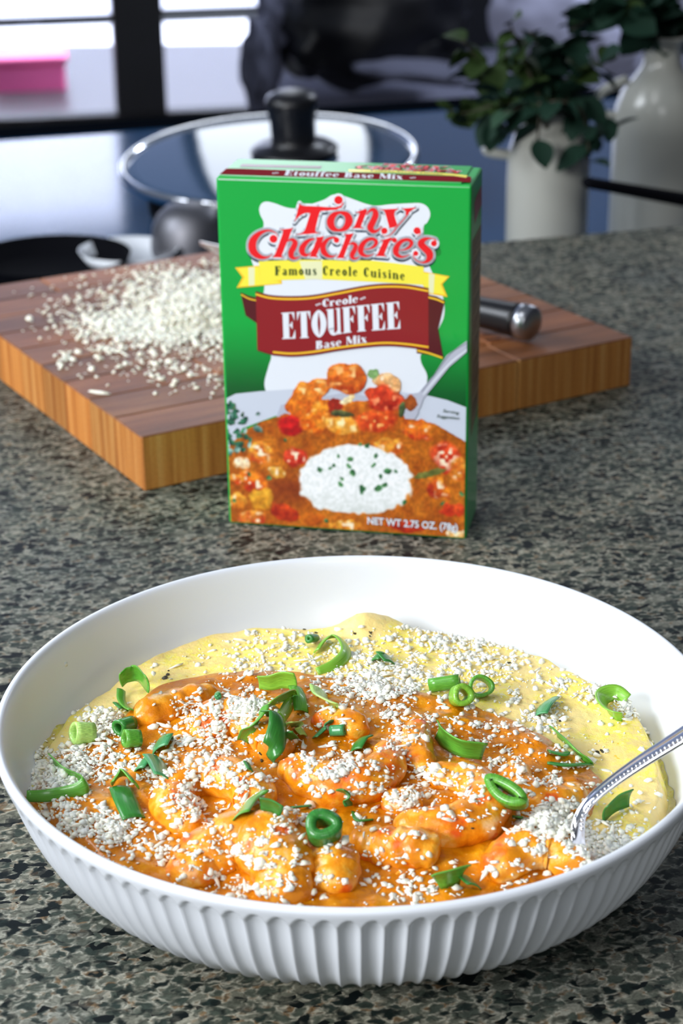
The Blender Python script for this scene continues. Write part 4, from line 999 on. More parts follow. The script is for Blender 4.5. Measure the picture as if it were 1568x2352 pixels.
pep = scatter([(900, 1700, 1500, 500, 90, 0), (620, 1470, 500, 60, 16, 0), (1100, 1480, 500, 100, 30, 0), (1300, 1600, 300, 200, 22, 0), (300, 1600, 300, 100, 16, 0)], 9)
pp = flake_mesh('black_pepper', pep, surf, seed=8, mat='pepper', smin=.0006, smax=.0013, shred=.1)
tag(pp, 'coarse black pepper and herb flecks in the grits and sauce', 'pepper', kind='stuff')
# one crumb stuck on the inner wall at the left
p = at(150, 1528, .040)
tag(flake_mesh('cheese_crumb', [(OX+(p[0]-OX)*1.0, p[1], 0)], lambda x, y: (.040, None), seed=2, smin=.0012, smax=.0013, shred=0, flat=1), 'single crumb of cheese stuck to the inner left wall of the white bowl', 'crumb')

# ------------------------------------------------------------------ green onion pieces
BR, MD, DK, BL_, PL = (.22, .50, .04, 1), (.11, .37, .035, 1), (.035, .22, .03, 1), (.06, .30, .10, 1), (.45, .72, .18, 1)
def onion(o, lab, col):
    o.color = col; tag(o, lab, 'green onion', 'chopped green onion pieces'); return o
def uvgrid(o, nu, nv):
    uv = o.data.uv_layers.new(name='UVMap')
    for l in o.data.loops:
        i = l.vertex_index; uv.data[l.index].uv = ((i//nv)/max(nu-1, 1), (i % nv)/max(nv-1, 1))
def strip(lab, col, pts, wid, up=.6, thick=.0004, cup=.12):
    """curved band: px, py, lift in mm; wid in mm, single or per point; up: 1 = standing on edge"""
    if not isinstance(wid, (list, tuple)): wid = [wid]*len(pts)
    if not isinstance(up, (list, tuple)): up = [up]*len(pts)
    ctl = []
    for (x, y, dz), w_, u_ in zip(pts, wid, up):
        q = on(x, y); w_ = w_*1.25; ctl.append((q[0], q[1], q[2]+dz*.001+w_*.0005*u_+.0002, w_*.001, u_))
    # even out heights so the band does not follow every bump
    C_ = catmull(ctl, 6); n_ = len(C_); zz = C_[:, 2].copy()
    for _ in range(6): zz[1:-1] = (zz[:-2]+zz[1:-1]+zz[2:])/3
    C_[:, 2] = np.maximum(zz, C_[:, 2]-.0008)
    V = []; F = []; m_ = 7
    for i in range(n_):
        t = C_[min(i+1, n_-1), :3]-C_[max(i-1, 0), :3]; t /= np.linalg.norm(t)+1e-9
        s_ = np.cross(t, (0, 0, 1)); s_ /= np.linalg.norm(s_)+1e-9; u2 = np.cross(s_, t)
        wv = u2*C_[i, 4]+s_*(1-C_[i, 4]); wv /= np.linalg.norm(wv); nn = np.cross(t, wv)
        for j in range(m_):
            k_ = (j/(m_-1)-.5)
            V.append(C_[i, :3]+wv*k_*C_[i, 3]+nn*cup*C_[i, 3]*(k_*k_*4-.5)*1.0)
    for i in range(n_-1):
        for j in range(m_-1):
            a = i*m_+j; F.append((a, a+1, a+m_+1, a+m_))
    o = mesh('green_onion', V, F, MAT['scallion']); uvgrid(o, n_, m_)
    md = o.modifiers.new('thick', 'SOLIDIFY'); md.thickness = thick; md.offset = 0
    return onion(o, lab, col)
def ring(lab, col, px, py, R_, h, tilt=(0, 0), elong=1.0, yaw=0.0, lift=0.0, thick=.0011, arc=1.0, start=0.0):
    """short hollow tube (mm): R_ outer radius, h length; tilt leans its axis"""
    p = on(px, py); n_ = 34; V = []; F = []; m_ = 5
    rng_n = n_ if arc >= 1 else n_+1
    for i in range(rng_n):
        a = start+2*math.pi*arc*i/n_
        for j in range(m_):
            z = (j/(m_-1)-.5)*h*.001
            rr = R_*.001*(1+.05*math.sin(3*a+px)+.04*(j/(m_-1)-.5))
            V.append((rr*math.cos(a)*elong, rr*math.sin(a), z))
    for i in range(n_ if arc >= 1 else n_):
        i2 = (i+1) % n_ if arc >= 1 else i+1
        for j in range(m_-1): F.append((i*m_+j, i2*m_+j, i2*m_+j+1, i*m_+j+1))
    o = mesh('green_onion', V, F, MAT['scallion']); uvgrid(o, rng_n, m_)
    # streaks run along the tube: swap uv
    for q in o.data.uv_layers[0].data: q.uv = (q.uv[1], q.uv[0]*2)
    md = o.modifiers.new('thick', 'SOLIDIFY'); md.thickness = thick; md.offset = -1
    low_ = R_*.001*max(abs(math.sin(tilt[0])), abs(math.sin(tilt[1])))+h*.0005*abs(math.cos(tilt[0])*math.cos(tilt[1]))
    o.location = (p[0], p[1], p[2]+low_*.75+lift*.001); o.rotation_euler = (tilt[0], tilt[1], yaw)
    return onion(o, lab, col)
def dg(a): return math.radians(a)
strip('folded onion band arching over the back left of the bowl, by the bean-shaped shrimp', MD, [(278, 1592, 2.0), (296, 1584, 3.0), (320, 1588, 3.0), (341, 1602, 2.0)], 4.6, .92)
strip('thin curling tail under the folded band at the back left', MD, [(279, 1596, 1.2), (279, 1614, .8), (288, 1630, .6), (304, 1638, .3)], 2.4, .35)
strip('small dark onion tip below the folded band at the back left', DK, [(268, 1622, .3), (285, 1636, .2)], [2.4, 3.0], .4)
ring('dark green onion tube lying diagonally below the folded band', DK, 288, 1683, 2.6, 6.2, (dg(80), 0), 1, dg(-38), .2)
ring('hollow onion ring tube with its open end facing left, near the left clump of cheese', MD, 304, 1715, 2.8, 5.0, (dg(78), 0), 1, dg(-65), .4)
ring('pale light green onion tube on the left edge of the sauce', PL, 192, 1705, 3.4, 6.4, (dg(74), 0), 1, dg(-62), .2)
strip('blue-green onion leaf lying right of the hollow tube on the left', BL_, [(366, 1735, .6), (378, 1712, 1.0), (398, 1708, .6)], [5.2, 6.5, 5.0], .45)
strip('folded dark onion leaf below the blue-green one on the left', BL_, [(318, 1775, .2), (345, 1752, .8), (362, 1768, .9), (375, 1795, .2)], [3.2, 5.6, 6.2, 4.6], .4)
strip('long V-shaped onion strip pointing right at the far left of the bowl', MD, [(120, 1760, .8), (150, 1784, .6), (188, 1806, .6), (200, 1822, .6), (180, 1828, .4), (120, 1842, .4), (62, 1842, .6)], [3.6, 3.2, 3.4, 4.6, 3.4, 3.0, 2.6], .75)
strip('folded dark onion leaf standing in cheese at the lower left', DK, [(278, 1824, 1.8), (288, 1846, 1.2), (308, 1884, .2)], 5.4, .12)
strip('short onion flap over the top of the lower left dark leaf', MD, [(258, 1818, 1.2), (284, 1800, 2.8), (314, 1822, 1.2)], 3.8, .6)
strip('broad onion leaf across the back of the sauce', BR, [(594, 1588, 1.0), (622, 1594, 1.4), (650, 1592, 2.0), (680, 1598, 2.2)], [3.8, 4.4, 4.8, 5.0], .92)
strip('down-turned end of onion right of the broad leaf at the back', MD, [(678, 1596, 2.2), (688, 1616, 1.8), (692, 1642, .6)], 3.8, .25)
ring('tiny blue-green onion tube left of the broad leaf', BL_, 501, 1607, 1.1, 4.2, (dg(70), 0), 1, dg(5), .2)
ring('small dark onion tube leaning in the grits at the back', DK, 717, 1480, 1.5, 5.0, (dg(70), 0), 1, dg(-32), .6)
strip('thin light green onion hook on the back grits', BR, [(726, 1502, .4), (744, 1484, 1.2), (768, 1478, 2.0), (790, 1494, 1.6), (794, 1514, 1.0), (770, 1534, .4), (728, 1548, .2)], [2.0, 2.6, 3.2, 3.6, 3.4, 3.0, 2.0], .45)
strip('small folded onion flake right of the thin hook', DK, [(860, 1524, .4), (876, 1516, 1.4), (896, 1532, .4)], [3.0, 5.0, 4.2], .4)
strip('very pale onion cup near the middle back', PL, [(734, 1604, .8), (742, 1625, .5), (765, 1630, .4), (778, 1632, .3)], [6.6, 6.6, 5.6, 3.6], .5)
strip('onion strip running down left out of the tangle in the middle', MD, [(558, 1712, .4), (578, 1690, 1.0), (602, 1662, 2.2), (606, 1650, 2.6)], [3.0, 4.6, 3.8, 3.4], .5)
strip('dark onion band bending down at the front of the tangle', DK, [(606, 1664, 2.6), (636, 1672, 3.0), (640, 1700, 2.6), (630, 1732, 1.2), (618, 1752, .4)], [4.0, 5.4, 5.6, 5.4, 4.2], .5)
strip('green onion loop on top of the tangle in the middle', BR, [(612, 1650, 2.6), (640, 1630, 3.0), (668, 1628, 2.8), (662, 1650, 2.2), (646, 1668, 1.8)], [3.0, 3.6, 3.6, 3.4, 3.0], .6)
strip('pale onion end at the right side of the tangle', PL, [(655, 1684, 1.6), (680, 1684, 1.2), (698, 1698, .6)], [4.2, 4.4, 2.6], .4)
strip('small dark onion scrap under the tangle', DK, [(655, 1700, .8), (672, 1712, .6)], [4.0, 3.4], .5)
strip('narrow blue-green onion sliver right of the tangle', BL_, [(722, 1700, .3), (745, 1684, .8), (764, 1668, 1.0)], [1.8, 3.4, 3.2], .4)
ring('short onion tube beside the narrow sliver, mid bowl', BL_, 776, 1691, 1.7, 4.6, (dg(76), 0), 1, dg(70), .4)
strip('small dark twisted onion flake right of the middle', DK, [(816, 1732, .3), (828, 1714, 1.0), (848, 1702, .8)], [3.6, 4.4, 3.0], .4)
ring('long oval onion tube at the back right edge of the sauce', MD, 1020, 1588, 2.3, 10, (dg(78), 0), 1, dg(84), .6)
ring('open onion ring right of the long oval tube at the back right', MD, 1102, 1601, 3.6, 4.0, (dg(52), 0), 1.15, dg(10), .6)
ring('bright light green onion ring in front of the open one, back right', BR, 1058, 1625, 3.5, 6.2, (dg(58), 0), 1, dg(16), .8, thick=.0017)
strip('striped onion sliver standing in the right grits', BL_, [(1240, 1650, .3), (1252, 1630, .8), (1272, 1612, .6)], [4.0, 4.4, 3.2], .35)
strip('large C-shaped onion strip on the right grits by the rim', BR, [(1440, 1620, 1.0), (1412, 1608, 1.2), (1384, 1618, 1.2), (1384, 1638, 1.0), (1404, 1658, .6), (1428, 1664, .4)], [3.0, 4.2, 4.6, 5.4, 6.2, 6.4], .55)
strip('broad onion strip standing on edge right of centre', MD, [(1004, 1714, 2.0), (1022, 1732, 1.6), (1060, 1745, 1.4), (1112, 1752, 1.2)], [7.6, 6.4, 5.2, 5.0], .85)
strip('long pointed onion leaf on the right sauce edge', MD, [(1272, 1696, .8), (1300, 1720, .9), (1330, 1744, .7), (1358, 1764, .4)], [4.6, 4.2, 3.4, 2.2], .6)
strip('dark onion strip lying flat under the pointed leaf at right', DK, [(1256, 1758, .3), (1300, 1764, .5), (1352, 1762, .3)], [2.4, 3.6, 3.0], .3)
strip('small dark onion shard left of the pointed leaf at right', DK, [(1258, 1730, .3), (1290, 1742, .6), (1298, 1736, .6)], [2.4, 3.6, 2.0], .3)
ring('long squashed onion ring lying right of the large orange shrimp', MD, 1162, 1846, 3.3, 5.0, (dg(38), dg(14)), 2.1, dg(-38), .6, thick=.0025)
strip('tiny onion bit under the squashed ring', DK, [(1176, 1884, .2), (1200, 1888, .2)], [2.6, 2.6], .5)
strip('crumpled dark onion leaf right of the spoon neck', DK, [(1386, 1892, .3), (1412, 1874, 1.4), (1446, 1858, 1.0)], 5.6, .8)
strip('folded onion leaf resting between the curled shrimp and the middle one', MD, [(552, 1884, .4), (578, 1858, 1.4), (604, 1838, 1.6)], 4.4, .4)
strip('dark onion band right of the folded leaf at the curled shrimp', DK, [(598, 1866, .8), (624, 1870, .8), (648, 1882, .5)], 3.6, .85)
strip('tiny onion chip behind the green onion ring', BL_, [(668, 1860, .3), (712, 1855, .3)], [1.6, 1.6], .3)
strip('small dark onion stub below the middle shrimp', DK, [(776, 1832, .8), (796, 1845, .6), (802, 1862, .2)], [4.6, 4.6, 3.4], .5)
strip('thin onion hair curled right of the dark stub', DK, [(812, 1870, .3), (822, 1888, .2), (856, 1886, .2)], [1.2, 1.6, 1.0], .3)
ring('whole round green onion ring with a dark hole near the front', DK, 743, 1932, 4.4, 6.2, (dg(30), dg(0)), 1.12, dg(0), .4, thick=.0027)
strip('wide folded onion leaf closest to the front rim', MD, [(1000, 2052, .6), (1030, 2044, 1.2), (1066, 2036, 1.2)], 6.6, .7)
strip('small darker onion fold on the right of the front leaf', DK, [(1068, 2030, .8), (1090, 2046, .3)], [5.0, 4.0], .4)
strip('tiny onion fleck behind the curled shrimp', DK, [(567, 1760, .3), (576, 1776, .2)], [2.4, 1.8], .5)

# ------------------------------------------------------------------ spoon
spn = empty('serving_spoon'); tag(spn, 'silver spoon with beaded edge resting in the bowl with a shrimp on it', 'spoon')
hp = [(1332, 2005, .0350, 5.0), (1330, 1960, .0395, 4.4), (1326, 1915, .0445, 4.0), (1332, 1875, .0490, 4.0), (1356, 1838, .0530, 4.4), (1400, 1800, .0565, 5.2), (1460, 1757, .0605, 6.2), (1530, 1712, .0650, 7.4), (1620, 1655, .0710, 9.0), (1760, 1570, .080, 11.0)]
H_ = catmull([(*at(x, y, z), w_*.001) for x, y, z, w_ in hp], 10)
V = []; F = []; sec = [(-1, -.05), (-.92, .10), (-.78, .13), (-.62, .07), (-.3, .12), (0, .15), (.3, .12), (.62, .07), (.78, .13), (.92, .10), (1, -.05), (.7, -.22), (0, -.28), (-.7, -.22)]
m_ = len(sec); beads = []
for i in range(len(H_)):
    t = H_[min(i+1, len(H_)-1), :3]-H_[max(i-1, 0), :3]; t /= np.linalg.norm(t)
    s_ = np.cross(t, (0, 0, 1)); s_ /= np.linalg.norm(s_); s_ = s_*.94+np.array([0, 0, .34])*.6; s_ -= t*(s_@t); s_ /= np.linalg.norm(s_)
    u_ = np.cross(s_, t)
    if u_[2] < 0: u_ = -u_
    hw = H_[i, 3]*.5
    for a, b_ in sec: V.append(H_[i, :3]+s_*a*hw+u_*b_*min(hw, .0032)*1.5)
    if i > 22: beads.append((H_[i, :3], s_, u_, hw))
for i in range(len(H_)-1):
    for j in range(m_):
        j2 = (j+1) % m_; F.append((i*m_+j, i*m_+j2, (i+1)*m_+j2, (i+1)*m_+j))
F.append(tuple(range(m_))); F.append(tuple((len(H_)-1)*m_+j for j in range(m_)))
mesh('handle', V, F, MAT['steel'], spn)
bm = bmesh.new()
bp = np.array([b_[0] for b_ in beads]); L_ = np.r_[0, np.cumsum(np.linalg.norm(np.diff(bp, axis=0), axis=1))]
for sgn in (1,):
    for d_ in np.arange(0, L_[-1], .00135):
        i = int(np.searchsorted(L_, d_)); i = min(max(i, 1), len(L_)-1); f_2 = (d_-L_[i-1])/(L_[i]-L_[i-1])
        c_ = beads[i-1][0]*(1-f_2)+beads[i][0]*f_2; s_, u_, hw = beads[i][1:]
        q = c_+s_*hw*.62*sgn+u_*min(hw, .0032)*.2
        bmesh.ops.create_icosphere(bm, subdivisions=1, radius=.00062, matrix=Matrix.Translation(Vector(q)))
bd_ = bmobj('beaded_edge', bm, MAT['steel'], spn, True); tag(bd_, kind='stuff')
# spoon bowl under the shrimp
sc_ = at(1240, 1965, .0315); dr2 = H_[0, :3]-sc_; L2 = .030; ax = np.array([dr2[0], dr2[1], 0]); ax /= np.linalg.norm(ax); ay = np.array([-ax[1], ax[0], 0])
V = []; F = []; nr, na = 10, 36
for i in range(nr+1):
    for j in range(na):
        a = 2*math.pi*j/na; rr = i/nr
        V.append(sc_+ax*math.cos(a)*rr*.0200+ay*math.sin(a)*rr*.0125*(1-.12*math.cos(a))+np.array([0, 0, -.0055*(1-rr*rr)]))
for i in range(nr):
    for j in range(na): F.append((i*na+j, i*na+(j+1) % na, (i+1)*na+(j+1) % na, (i+1)*na+j))
o = mesh('spoon_bowl', V, F, MAT['steel'], spn); o.modifiers.new('t', 'SOLIDIFY').thickness = .0008

# ------------------------------------------------------------------ grated cheese heap on the board
r = np.random.default_rng(12); smp = []
for x, y, rx, ry, n_, h in [(455, 735, 120, 50, 1500, 7.0), (470, 700, 110, 60, 800, 4.0), (350, 700, 150, 70, 500, 1.2), (300, 755, 150, 40, 420, 1.5), (260, 745, 110, 30, 220, 1.2), (300, 690, 180, 80, 260, .5), (440, 650, 140, 40, 330, 1), (400, 640, 160, 40, 120, .3), (350, 820, 250, 90, 120, .2), (460, 850, 130, 60, 60, .2), (150, 825, 20, 16, 26, .3), (250, 800, 60, 14, 40, .2), (400, 760, 120, 40, 420, 2.5), (160, 665, 120, 60, 30, .2), (330, 830, 90, 30, 60, .3), (540, 700, 80, 90, 500, 4)]:
    for _ in range(n_):
        g = r.normal(size=2)*.5; p = at(x+g[0]*rx, y+g[1]*ry, BT)
        dx, dy = p[0]-BX, p[1]-BY; u = dx*math.cos(BA)+dy*math.sin(BA); v = -dx*math.sin(BA)+dy*math.cos(BA)
        if .004 < u < BL-.004 and .004 < v < BW-.004: smp.append((p[0], p[1], h*.001*r.random()*math.exp(-(g@g)*1.5)))
hc = flake_mesh('grated_cheese', smp, lambda x, y: (BT, None), seed=21, smin=.0010, smax=.0027, shred=.25, flat=.6)
tag(hc, 'loose heap of grated white cheese on the wooden cutting board', 'cheese', kind='stuff')
# ------------------------------------------------------------------ things on the lower worktop
def lowp(px, py, d=None): return at(px, py, LOWZ)
# glass pan lid with steel rim and black knob, tilted towards us on a shallow pan
lid_px = at(618, 366, -.045)
ld = empty('glass_pan_lid', lid_px); dist = np.linalg.norm(lid_px-CAM)
LR = 338/F_PX*dist
ld.rotation_euler = (dg(5), dg(-2), 0)
tag(ld, 'glass pan lid with steel rim and black knob reflecting the bright door', 'lid')
smoke = simple('dark_lid_glass', (.03, .07, .14, 1), .05, spec=.9)
V, F = [], []
prof_l = [(0.004, .0052), (.25*LR, .0050), (.5*LR, .0045), (.75*LR, .0036), (.9*LR, .0026), (.97*LR, .002)]
lathe(prof_l+[(.97*LR, .0), (.5*LR, .0025), (.004, .0030)], 64, ld, 'glass_dome', smoke)
lathe([(.955*LR, -.004), (.99*LR, -.005), (1.0*LR, -.002), (1.0*LR, .003), (.985*LR, .0052), (.96*LR, .0035), (.95*LR, .0015)], 72, ld, 'steel_rim', MAT['steel'], cap=False)
kb = 1.0
lathe([(.0, .016), (.040, .016), (.041, .019), (.036, .0225), (.022, .0245), (.0205, .030), (.021, .046), (.0235, .057), (.0245, .064), (.0225, .0695), (.014, .073), (0.001, .074)], 40, ld, 'knob', MAT['black'])
for o in ld.children:
    if o.name.startswith('knob'): o.location = (.024, -.004, -.009)
# pan under the lid
pn = empty('shallow_pan', (lid_px[0], lid_px[1]+.01, LOWZ)); tag(pn, 'shallow black pan standing under the glass lid', 'pan')
lathe([(.001, .0), (LR*.76, .0), (LR*.82, .006), (LR*.84, .030), (LR*.855, .031), (LR*.83, .029), (LR*.81, .008), (LR*.75, .003), (.001, .003)], 64, pn, 'pan_body', MAT['iron'])
# black round pan at the far left, partly behind the board
p = at(120, 640, LOWZ); bp_ = empty('black_frying_pan', (p[0], p[1]+.0, LOWZ)); tag(bp_, 'black round frying pan behind the left end of the cutting board', 'pan')
RB = 178/F_PX*np.linalg.norm(p-CAM)
lathe([(.001, 0), (RB*.8, 0), (RB*.93, .008), (RB, .020), (RB*1.01, .021), (RB*.98, .019), (RB*.91, .007), (.001, .005)], 56, bp_, 'pan_body', MAT['iron'])
# upturned steel measuring cup next to it, and a white spoon rest
p = at(440, 585, LOWZ); mc = empty('steel_measuring_cup', (p[0], p[1], LOWZ)); tag(mc, 'small upturned steel cup between the cutting board and the glass lid', 'cup')
RC = 92/F_PX*np.linalg.norm(p-CAM)
lathe([(RC*1.04, 0), (RC*1.05, .0015), (RC, .002), (RC*.99, .012), (RC*.93, .026), (RC*.8, .036), (RC*.6, .043), (RC*.3, .046), (.001, .047)], 48, mc, 'cup_body', simple('grey_cup_metal', (.20, .20, .22, 1), .5, metal=1))
V, F = tube([(RC*.9, 0, .004), (RC*1.4, .0, .006), (RC*2.0, .0, .004)], [.003, .005, .004], 12, .35); o = mesh('cup_handle', V, F, MAT['steel'], mc); mc.rotation_euler = (0, 0, dg(20))
p = at(300, 606, LOWZ); sr_ = empty('white_spoon_rest', (p[0], p[1]-.01, LOWZ), dg(28)); tag(sr_, 'white glossy spoon rest behind the cutting board, right of the black pan', 'spoon rest')
lathe([(.001, .004), (.018, .003), (.026, .001), (.034, .006), (.042, .016), (.043, .0165), (.036, .006), (.028, -.0), (.001, .0)], 36, sr_, 'dish', MAT['ceramic'])
# jugs
jb = LOWZ
def jug(name, lab, px, wpx, d, prof, hside, hz0, hz1):
    c_ = atd(px, 560, d); R_ = wpx*.5/F_PX*np.linalg.norm(atd(px, 420, d)-CAM)
    j = empty(name, (c_[0], c_[1], jb)); tag(j, lab, 'jug')
    P = [(R_*a, z) for a, z in prof]; P2 = [(max(a-.004, .001), z) for a, z in P[::-1]]
    lathe(P+P2, 48, j, 'jug_body', MAT['jug'])
    s = hside
    V, F = tube(catmull([(s*R_*.86, 0, hz0), (s*(R_+.016), 0, hz0+.004), (s*(R_+.012), 0, (hz0+hz1)/2+.004), (s*(R_*.72), 0, hz1)], 8), [.0042]*25, 12); mesh('jug_handle', V, F, MAT['jug'], j)
    return j, c_, R_
def zat(px, py, d): return atd(px, py, d)[2]
d1, d2 = 1.47, 1.60
z1t = zat(1250, 270, d1)-jb; z1s = zat(1250, 345, d1)-jb
j1, c1, R1_ = jug('white_jug', 'shorter cream jug holding leafy stems, right behind the green box', 1253, 184, d1, [(.001, 0), (.92, 0), (1, .006), (1, z1s*.8), (.98, z1s), (.86, z1s+.012), (.62, z1s+.022), (.56, z1s+.030), (.62, z1t+.004), (.66, z1t+.006)], -1, z1s-.004, z1s+.02)
z2t = zat(1497, 86, d2)-jb; z2s = zat(1497, 245, d2)-jb
j2, c2, R2_ = jug('white_jug', 'taller cream jug with a long neck and flared rim at the right edge', 1497, 200, d2, [(.001, 0), (.93, 0), (1, .006), (1, z2s*.85), (.97, z2s), (.84, z2s+.014), (.55, z2s+.028), (.42, z2s+.036), (.41, z2t-.014), (.46, z2t-.004), (.56, z2t), (.57, z2t+.002)], -1, z2s-.008, z2s+.024)
# black handle of a saucepan off to the right
h0 = atd(1342, 418, 1.36); h1 = atd(1590, 462, 1.40)
pc = h1+(h1-h0)/np.linalg.norm(h1-h0)*.125
sp_n = empty('black_saucepan', (pc[0], pc[1], LOWZ)); tag(sp_n, 'black saucepan handle reaching in front of the cream jugs from the right', 'saucepan')
hh_ = pc[2]-LOWZ+.0
lathe([(.001, 0), (.080, 0), (.088, .006), (.09, hh_), (.092, hh_+.002), (.088, hh_), (.085, .008), (.001, .004)], 48, sp_n, 'pan_body', MAT['black'])
o0 = h0-np.array([pc[0], pc[1], LOWZ]); o1 = h1-np.array([pc[0], pc[1], LOWZ]); dd = (o1-o0)/np.linalg.norm(o1-o0)
V, F = tube([o0, o0+dd*.003, o0+dd*.02, o1, o1+dd*.040], [.0035, .0055, .0055, .0068, .0075], 20, .8); mesh('pan_handle', V, F, MAT['iron'], sp_n)

# leafy stems
leafm = []
for i, c in enumerate([srgb(18, 44, 32), srgb(38, 56, 22), srgb(48, 74, 56)]): leafm.append(simple('leaf_green_%s' % ['dark', 'olive', 'pale'][i], c, .7, spec=.2))
stm = simple('leaf_stem', srgb(50, 44, 30), .6)
def leaf_mesh(w_, l_, fold, mat):
    V = []; F = []
    for i in range(7):
        t = i/6; ww = w_*math.sin(math.pi*min(t*.96+.03, 1))**.7; z = -l_*.25*t*t
        V += [(-ww, l_*t, z+fold*ww), (0, l_*t, z), (ww, l_*t, z+fold*ww)]
    for i in range(6):
        a = i*3; F += [(a, a+1, a+4, a+3), (a+1, a+2, a+5, a+4)]
    me = bpy.data.meshes.new('leaf'); me.from_pydata(V, [], F); me.materials.append(mat)
    me.polygons.foreach_set('use_smooth', [True]*len(me.polygons)); return me
LM = [leaf_mesh(.011, .028, .3, leafm[0]), leaf_mesh(.015, .034, .25, leafm[0]), leaf_mesh(.009, .020, .35, leafm[1]), leaf_mesh(.0055, .013, .3, leafm[1]), leaf_mesh(.012, .026, .3, leafm[2])]
def branch(par, pts, kinds, n_, sc=1.0, seed=0):
    rr_ = np.random.default_rng(seed); P = catmull(pts, 10)
    V, F = tube(P, np.linspace(.0018, .0007, len(P)), 6, up0=(.3, .8, .2)); mesh('stem', V, F, stm, par)
    for i in range(n_):
        t = .22+.78*(i+rr_.random()*.5)/n_; k_ = min(int(t*(len(P)-1)), len(P)-1)
        o = bpy.data.objects.new('leaf', LM[kinds[int(rr_.integers(len(kinds)))]]); COL.objects.link(o); o.parent = par
        o.location = P[k_]+np.array([0, 0, 0])
        o.rotation_euler = (rr_.uniform(-.9, .9), rr_.uniform(-.7, .7), i*2.4+rr_.uniform(-.5, .5)); s = sc*rr_.uniform(.75, 1.2); o.scale = (s, s, s)
pl1 = empty('leafy_stems', c1*np.array([1, 1, 0])+np.array([0, 0, jb+z1t-.02])); tag(pl1, 'dark green leafy stems standing in the shorter cream jug', 'plant')
o_ = np.array([c1[0], c1[1], jb+z1t-.02])
def rel(px, py, d, o): return atd(px, py, d)-o
for i, (pts, kinds, n_, s) in enumerate([
   ([(1240, 230), (1220, 180), (1190, 110), (1170, 50)], [3, 2], 26, 1.0), ([(1230, 240), (1180, 200), (1110, 150), (1060, 90)], [3, 2, 3], 30, 1.1), ([(1220, 250), (1150, 240), (1070, 260), (1020, 250)], [3, 3, 2], 26, 1.0),
   ([(1235, 230), (1200, 200), (1130, 190), (1040, 170)], [3, 3, 2], 28, 1.0), ([(1245, 230), (1290, 190), (1340, 160), (1390, 140)], [0, 1, 2], 22, 1.0), ([(1250, 240), (1310, 230), (1370, 260), (1400, 320)], [0, 1, 1], 16, 1.0),
   ([(1240, 240), (1250, 200), (1270, 140), (1290, 100)], [0, 1, 2], 22, 1.0), ([(1230, 240), (1190, 250), (1140, 270), (1120, 300)], [4, 0, 2], 14, .9), ([(1240, 240), (1240, 260), (1236, 300), (1232, 345)], [0, 0], 5, .8),
   ([(1240, 235), (1210, 190), (1180, 150), (1150, 110)], [0, 2, 2], 20, 1.0), ([(1255, 240), (1330, 250), (1350, 330), (1350, 400)], [0, 0, 1], 8, .8), ([(1240, 235), (1230, 180), (1240, 120), (1215, 70)], [2, 3, 0], 22, .9), ([(1240, 240), (1200, 220), (1160, 230), (1130, 210)], [0, 4, 2], 16, 1.0)]):
    D_ = d1+(-.04, .03, -.02, .04, -.01, -.03, .02, -.03, -.05, .05, -.05, 0, .01)[i]
    branch(pl1, [np.array([0, 0, 0])]+[rel(x, y, D_, o_) for x, y in pts], kinds, n_, s, 30+i)
pl2 = empty('leafy_stems', (c2[0], c2[1], jb+z2t-.01)); tag(pl2, 'dark green leafy stems spilling from the taller cream jug', 'plant')
o_ = np.array([c2[0], c2[1], jb+z2t-.01])
for i, (pts, kinds, n_, s) in enumerate([([(1495, 60), (1460, 20), (1400, -10), (1340, 30)], [0, 1, 2], 24, 1.0), ([(1500, 60), (1480, 0), (1440, -60)], [0, 1], 16, 1.0), ([(1500, 60), (1530, 10), (1580, -20)], [0, 1, 0], 18, 1.0), ([(1500, 60), (1510, 0), (1520, -80)], [1, 0, 2], 18, 1.0), ([(1495, 62), (1430, 40), (1370, 40), (1310, 70)], [0, 2, 1], 18, .9), ([(1500, 60), (1545, 40), (1580, 60)], [1, 0], 14, 1.0)]):
    branch(pl2, [np.array([0, 0, 0])]+[rel(x, y, d2+(-.03, .02, 0, .04, -.04, 0)[i], o_) for x, y in pts], kinds, n_, s, 60+i)

# ------------------------------------------------------------------ sitting area behind
fab = simple('grey_upholstery', srgb(64, 66, 84), .9); lav = simple('pale_cushion_fabric', srgb(176, 178, 205), .9); blk = simple('black_leather', srgb(5, 6, 13), .45); gfl = simple('grey_fleece', srgb(84, 86, 104), .95)
def soft_box(name, c, s, mat, par, bev=.06, sub=2, rz=0, noise_=.01):
    bm = box_bm(-s[0]/2, -s[1]/2, -s[2]/2, s[0]/2, s[1]/2, s[2]/2, min(bev, min(s)*.45), 4)
    o = bmobj(name, bm, mat, par, True); o.location = c; o.rotation_euler = (0, 0, rz)
    md = o.modifiers.new('s', 'SUBSURF'); md.levels = 1; md.render_levels = 1
    return o
ds = 4.6
s0 = atd(650, 178, ds); s1 = atd(1500, 178, ds+.2)
sc0 = (s0+s1)/2
sof = empty('grey_sofa', (sc0[0], sc0[1], FZ), wrz*.6); tag(sof, 'low grey upholstered sofa behind the worktop carrying a black bag', 'sofa')
sh_ = s0[2]-FZ
fab = simple('grey_sofa_fabric', srgb(100, 102, 120), .95, spec=.1)
soft_box('seat', (0, .2, sh_-.13), (1.0, .7, .2), fab, sof); soft_box('plinth', (0, .2, (sh_-.23)/2), (.96, .64, sh_-.24), fab, sof, .02)
soft_box('backrest', (0, .62, sh_+.15), (1.0, .2, .62), blk, sof, .08)
for x in (-.4, .4):
    for y in (0, .45): bmobj('leg', box_bm(x-.02, y-.02, 0, x+.02, y+.02, .05, .003), MAT['black'], sof)
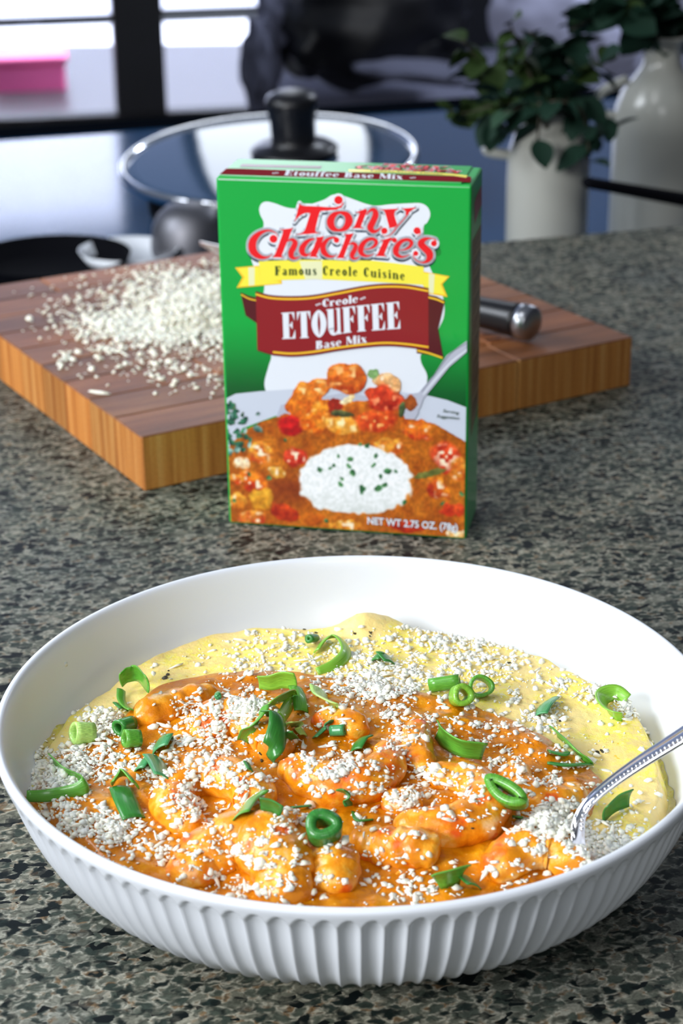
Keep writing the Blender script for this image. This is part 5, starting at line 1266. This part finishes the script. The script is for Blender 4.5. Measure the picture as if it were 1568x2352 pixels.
# black leather bag, lumpy
def lump(name, c, s, mat, par=None, seed=1, amp=.12, sub=4):
    bm = bmesh.new(); bmesh.ops.create_icosphere(bm, subdivisions=sub, radius=1)
    for v in bm.verts:
        n_ = v.co.copy(); k_ = 1+amp*mnoise.noise(n_*1.8+Vector((seed, 0, 0)))+amp*.5*mnoise.noise(n_*4+Vector((seed, 0, 3)))
        v.co = Vector((n_.x*s[0]*k_, n_.y*s[1]*k_, n_.z*s[2]*k_))
    o = bmobj(name, bm, mat, par, True); o.location = c; return o
b0 = atd(825, 80, 4.5)
bag = empty('black_leather_bag', (b0[0], b0[1], s0[2]-.02)); tag(bag, 'large slumped black leather bag on the grey sofa', 'bag')
def bl(px, py, d=4.5): return atd(px, py, d)-np.array([b0[0], b0[1], s0[2]-.02])
lump('bag_body', bl(850, 30), (.235, .16, .165), blk, bag, 3, .2); lump('bag_body', bl(930, 90), (.13, .12, .075), blk, bag, 5, .2); lump('bag_body', bl(730, 80), (.10, .12, .10), blk, bag, 6, .2)
gf = empty('grey_fleece_throw', (b0[0]-.25, b0[1]-.05, s0[2]-.03)); tag(gf, 'crumpled grey fleece throw at the left end of the black bag', 'throw')
q = np.array([b0[0]-.25, b0[1]-.05, s0[2]-.03])
lump('throw_body', atd(598, 150, 4.45)-q, (.045, .06, .11), gfl, gf, 8, .35); lump('throw_body', atd(640, 60, 4.5)-q, (.06, .06, .08), gfl, gf, 9, .3)
for nm, lab, px, py, s, rot in (('pale_cushion', 'pale lavender cushion behind the leaves of the shorter jug', 1245, 35, (.12, .05, .11), .5), ('pale_cushion', 'pale lavender cushion left of the tall jug neck', 1412, 95, (.07, .04, .08), -.5), ('folded_blanket', 'dark grey folded blanket on the sofa right of the black bag', 970, 165, (.16, .08, .025), 0.1)):
    p = atd(px, py, 4.35); o = lump(nm, p, s, lav if 'cushion' in nm else gfl, None, px % 7, .15); o.rotation_euler = (0, rot, 0); tag(o, lab, 'cushion' if 'cushion' in nm else 'blanket')
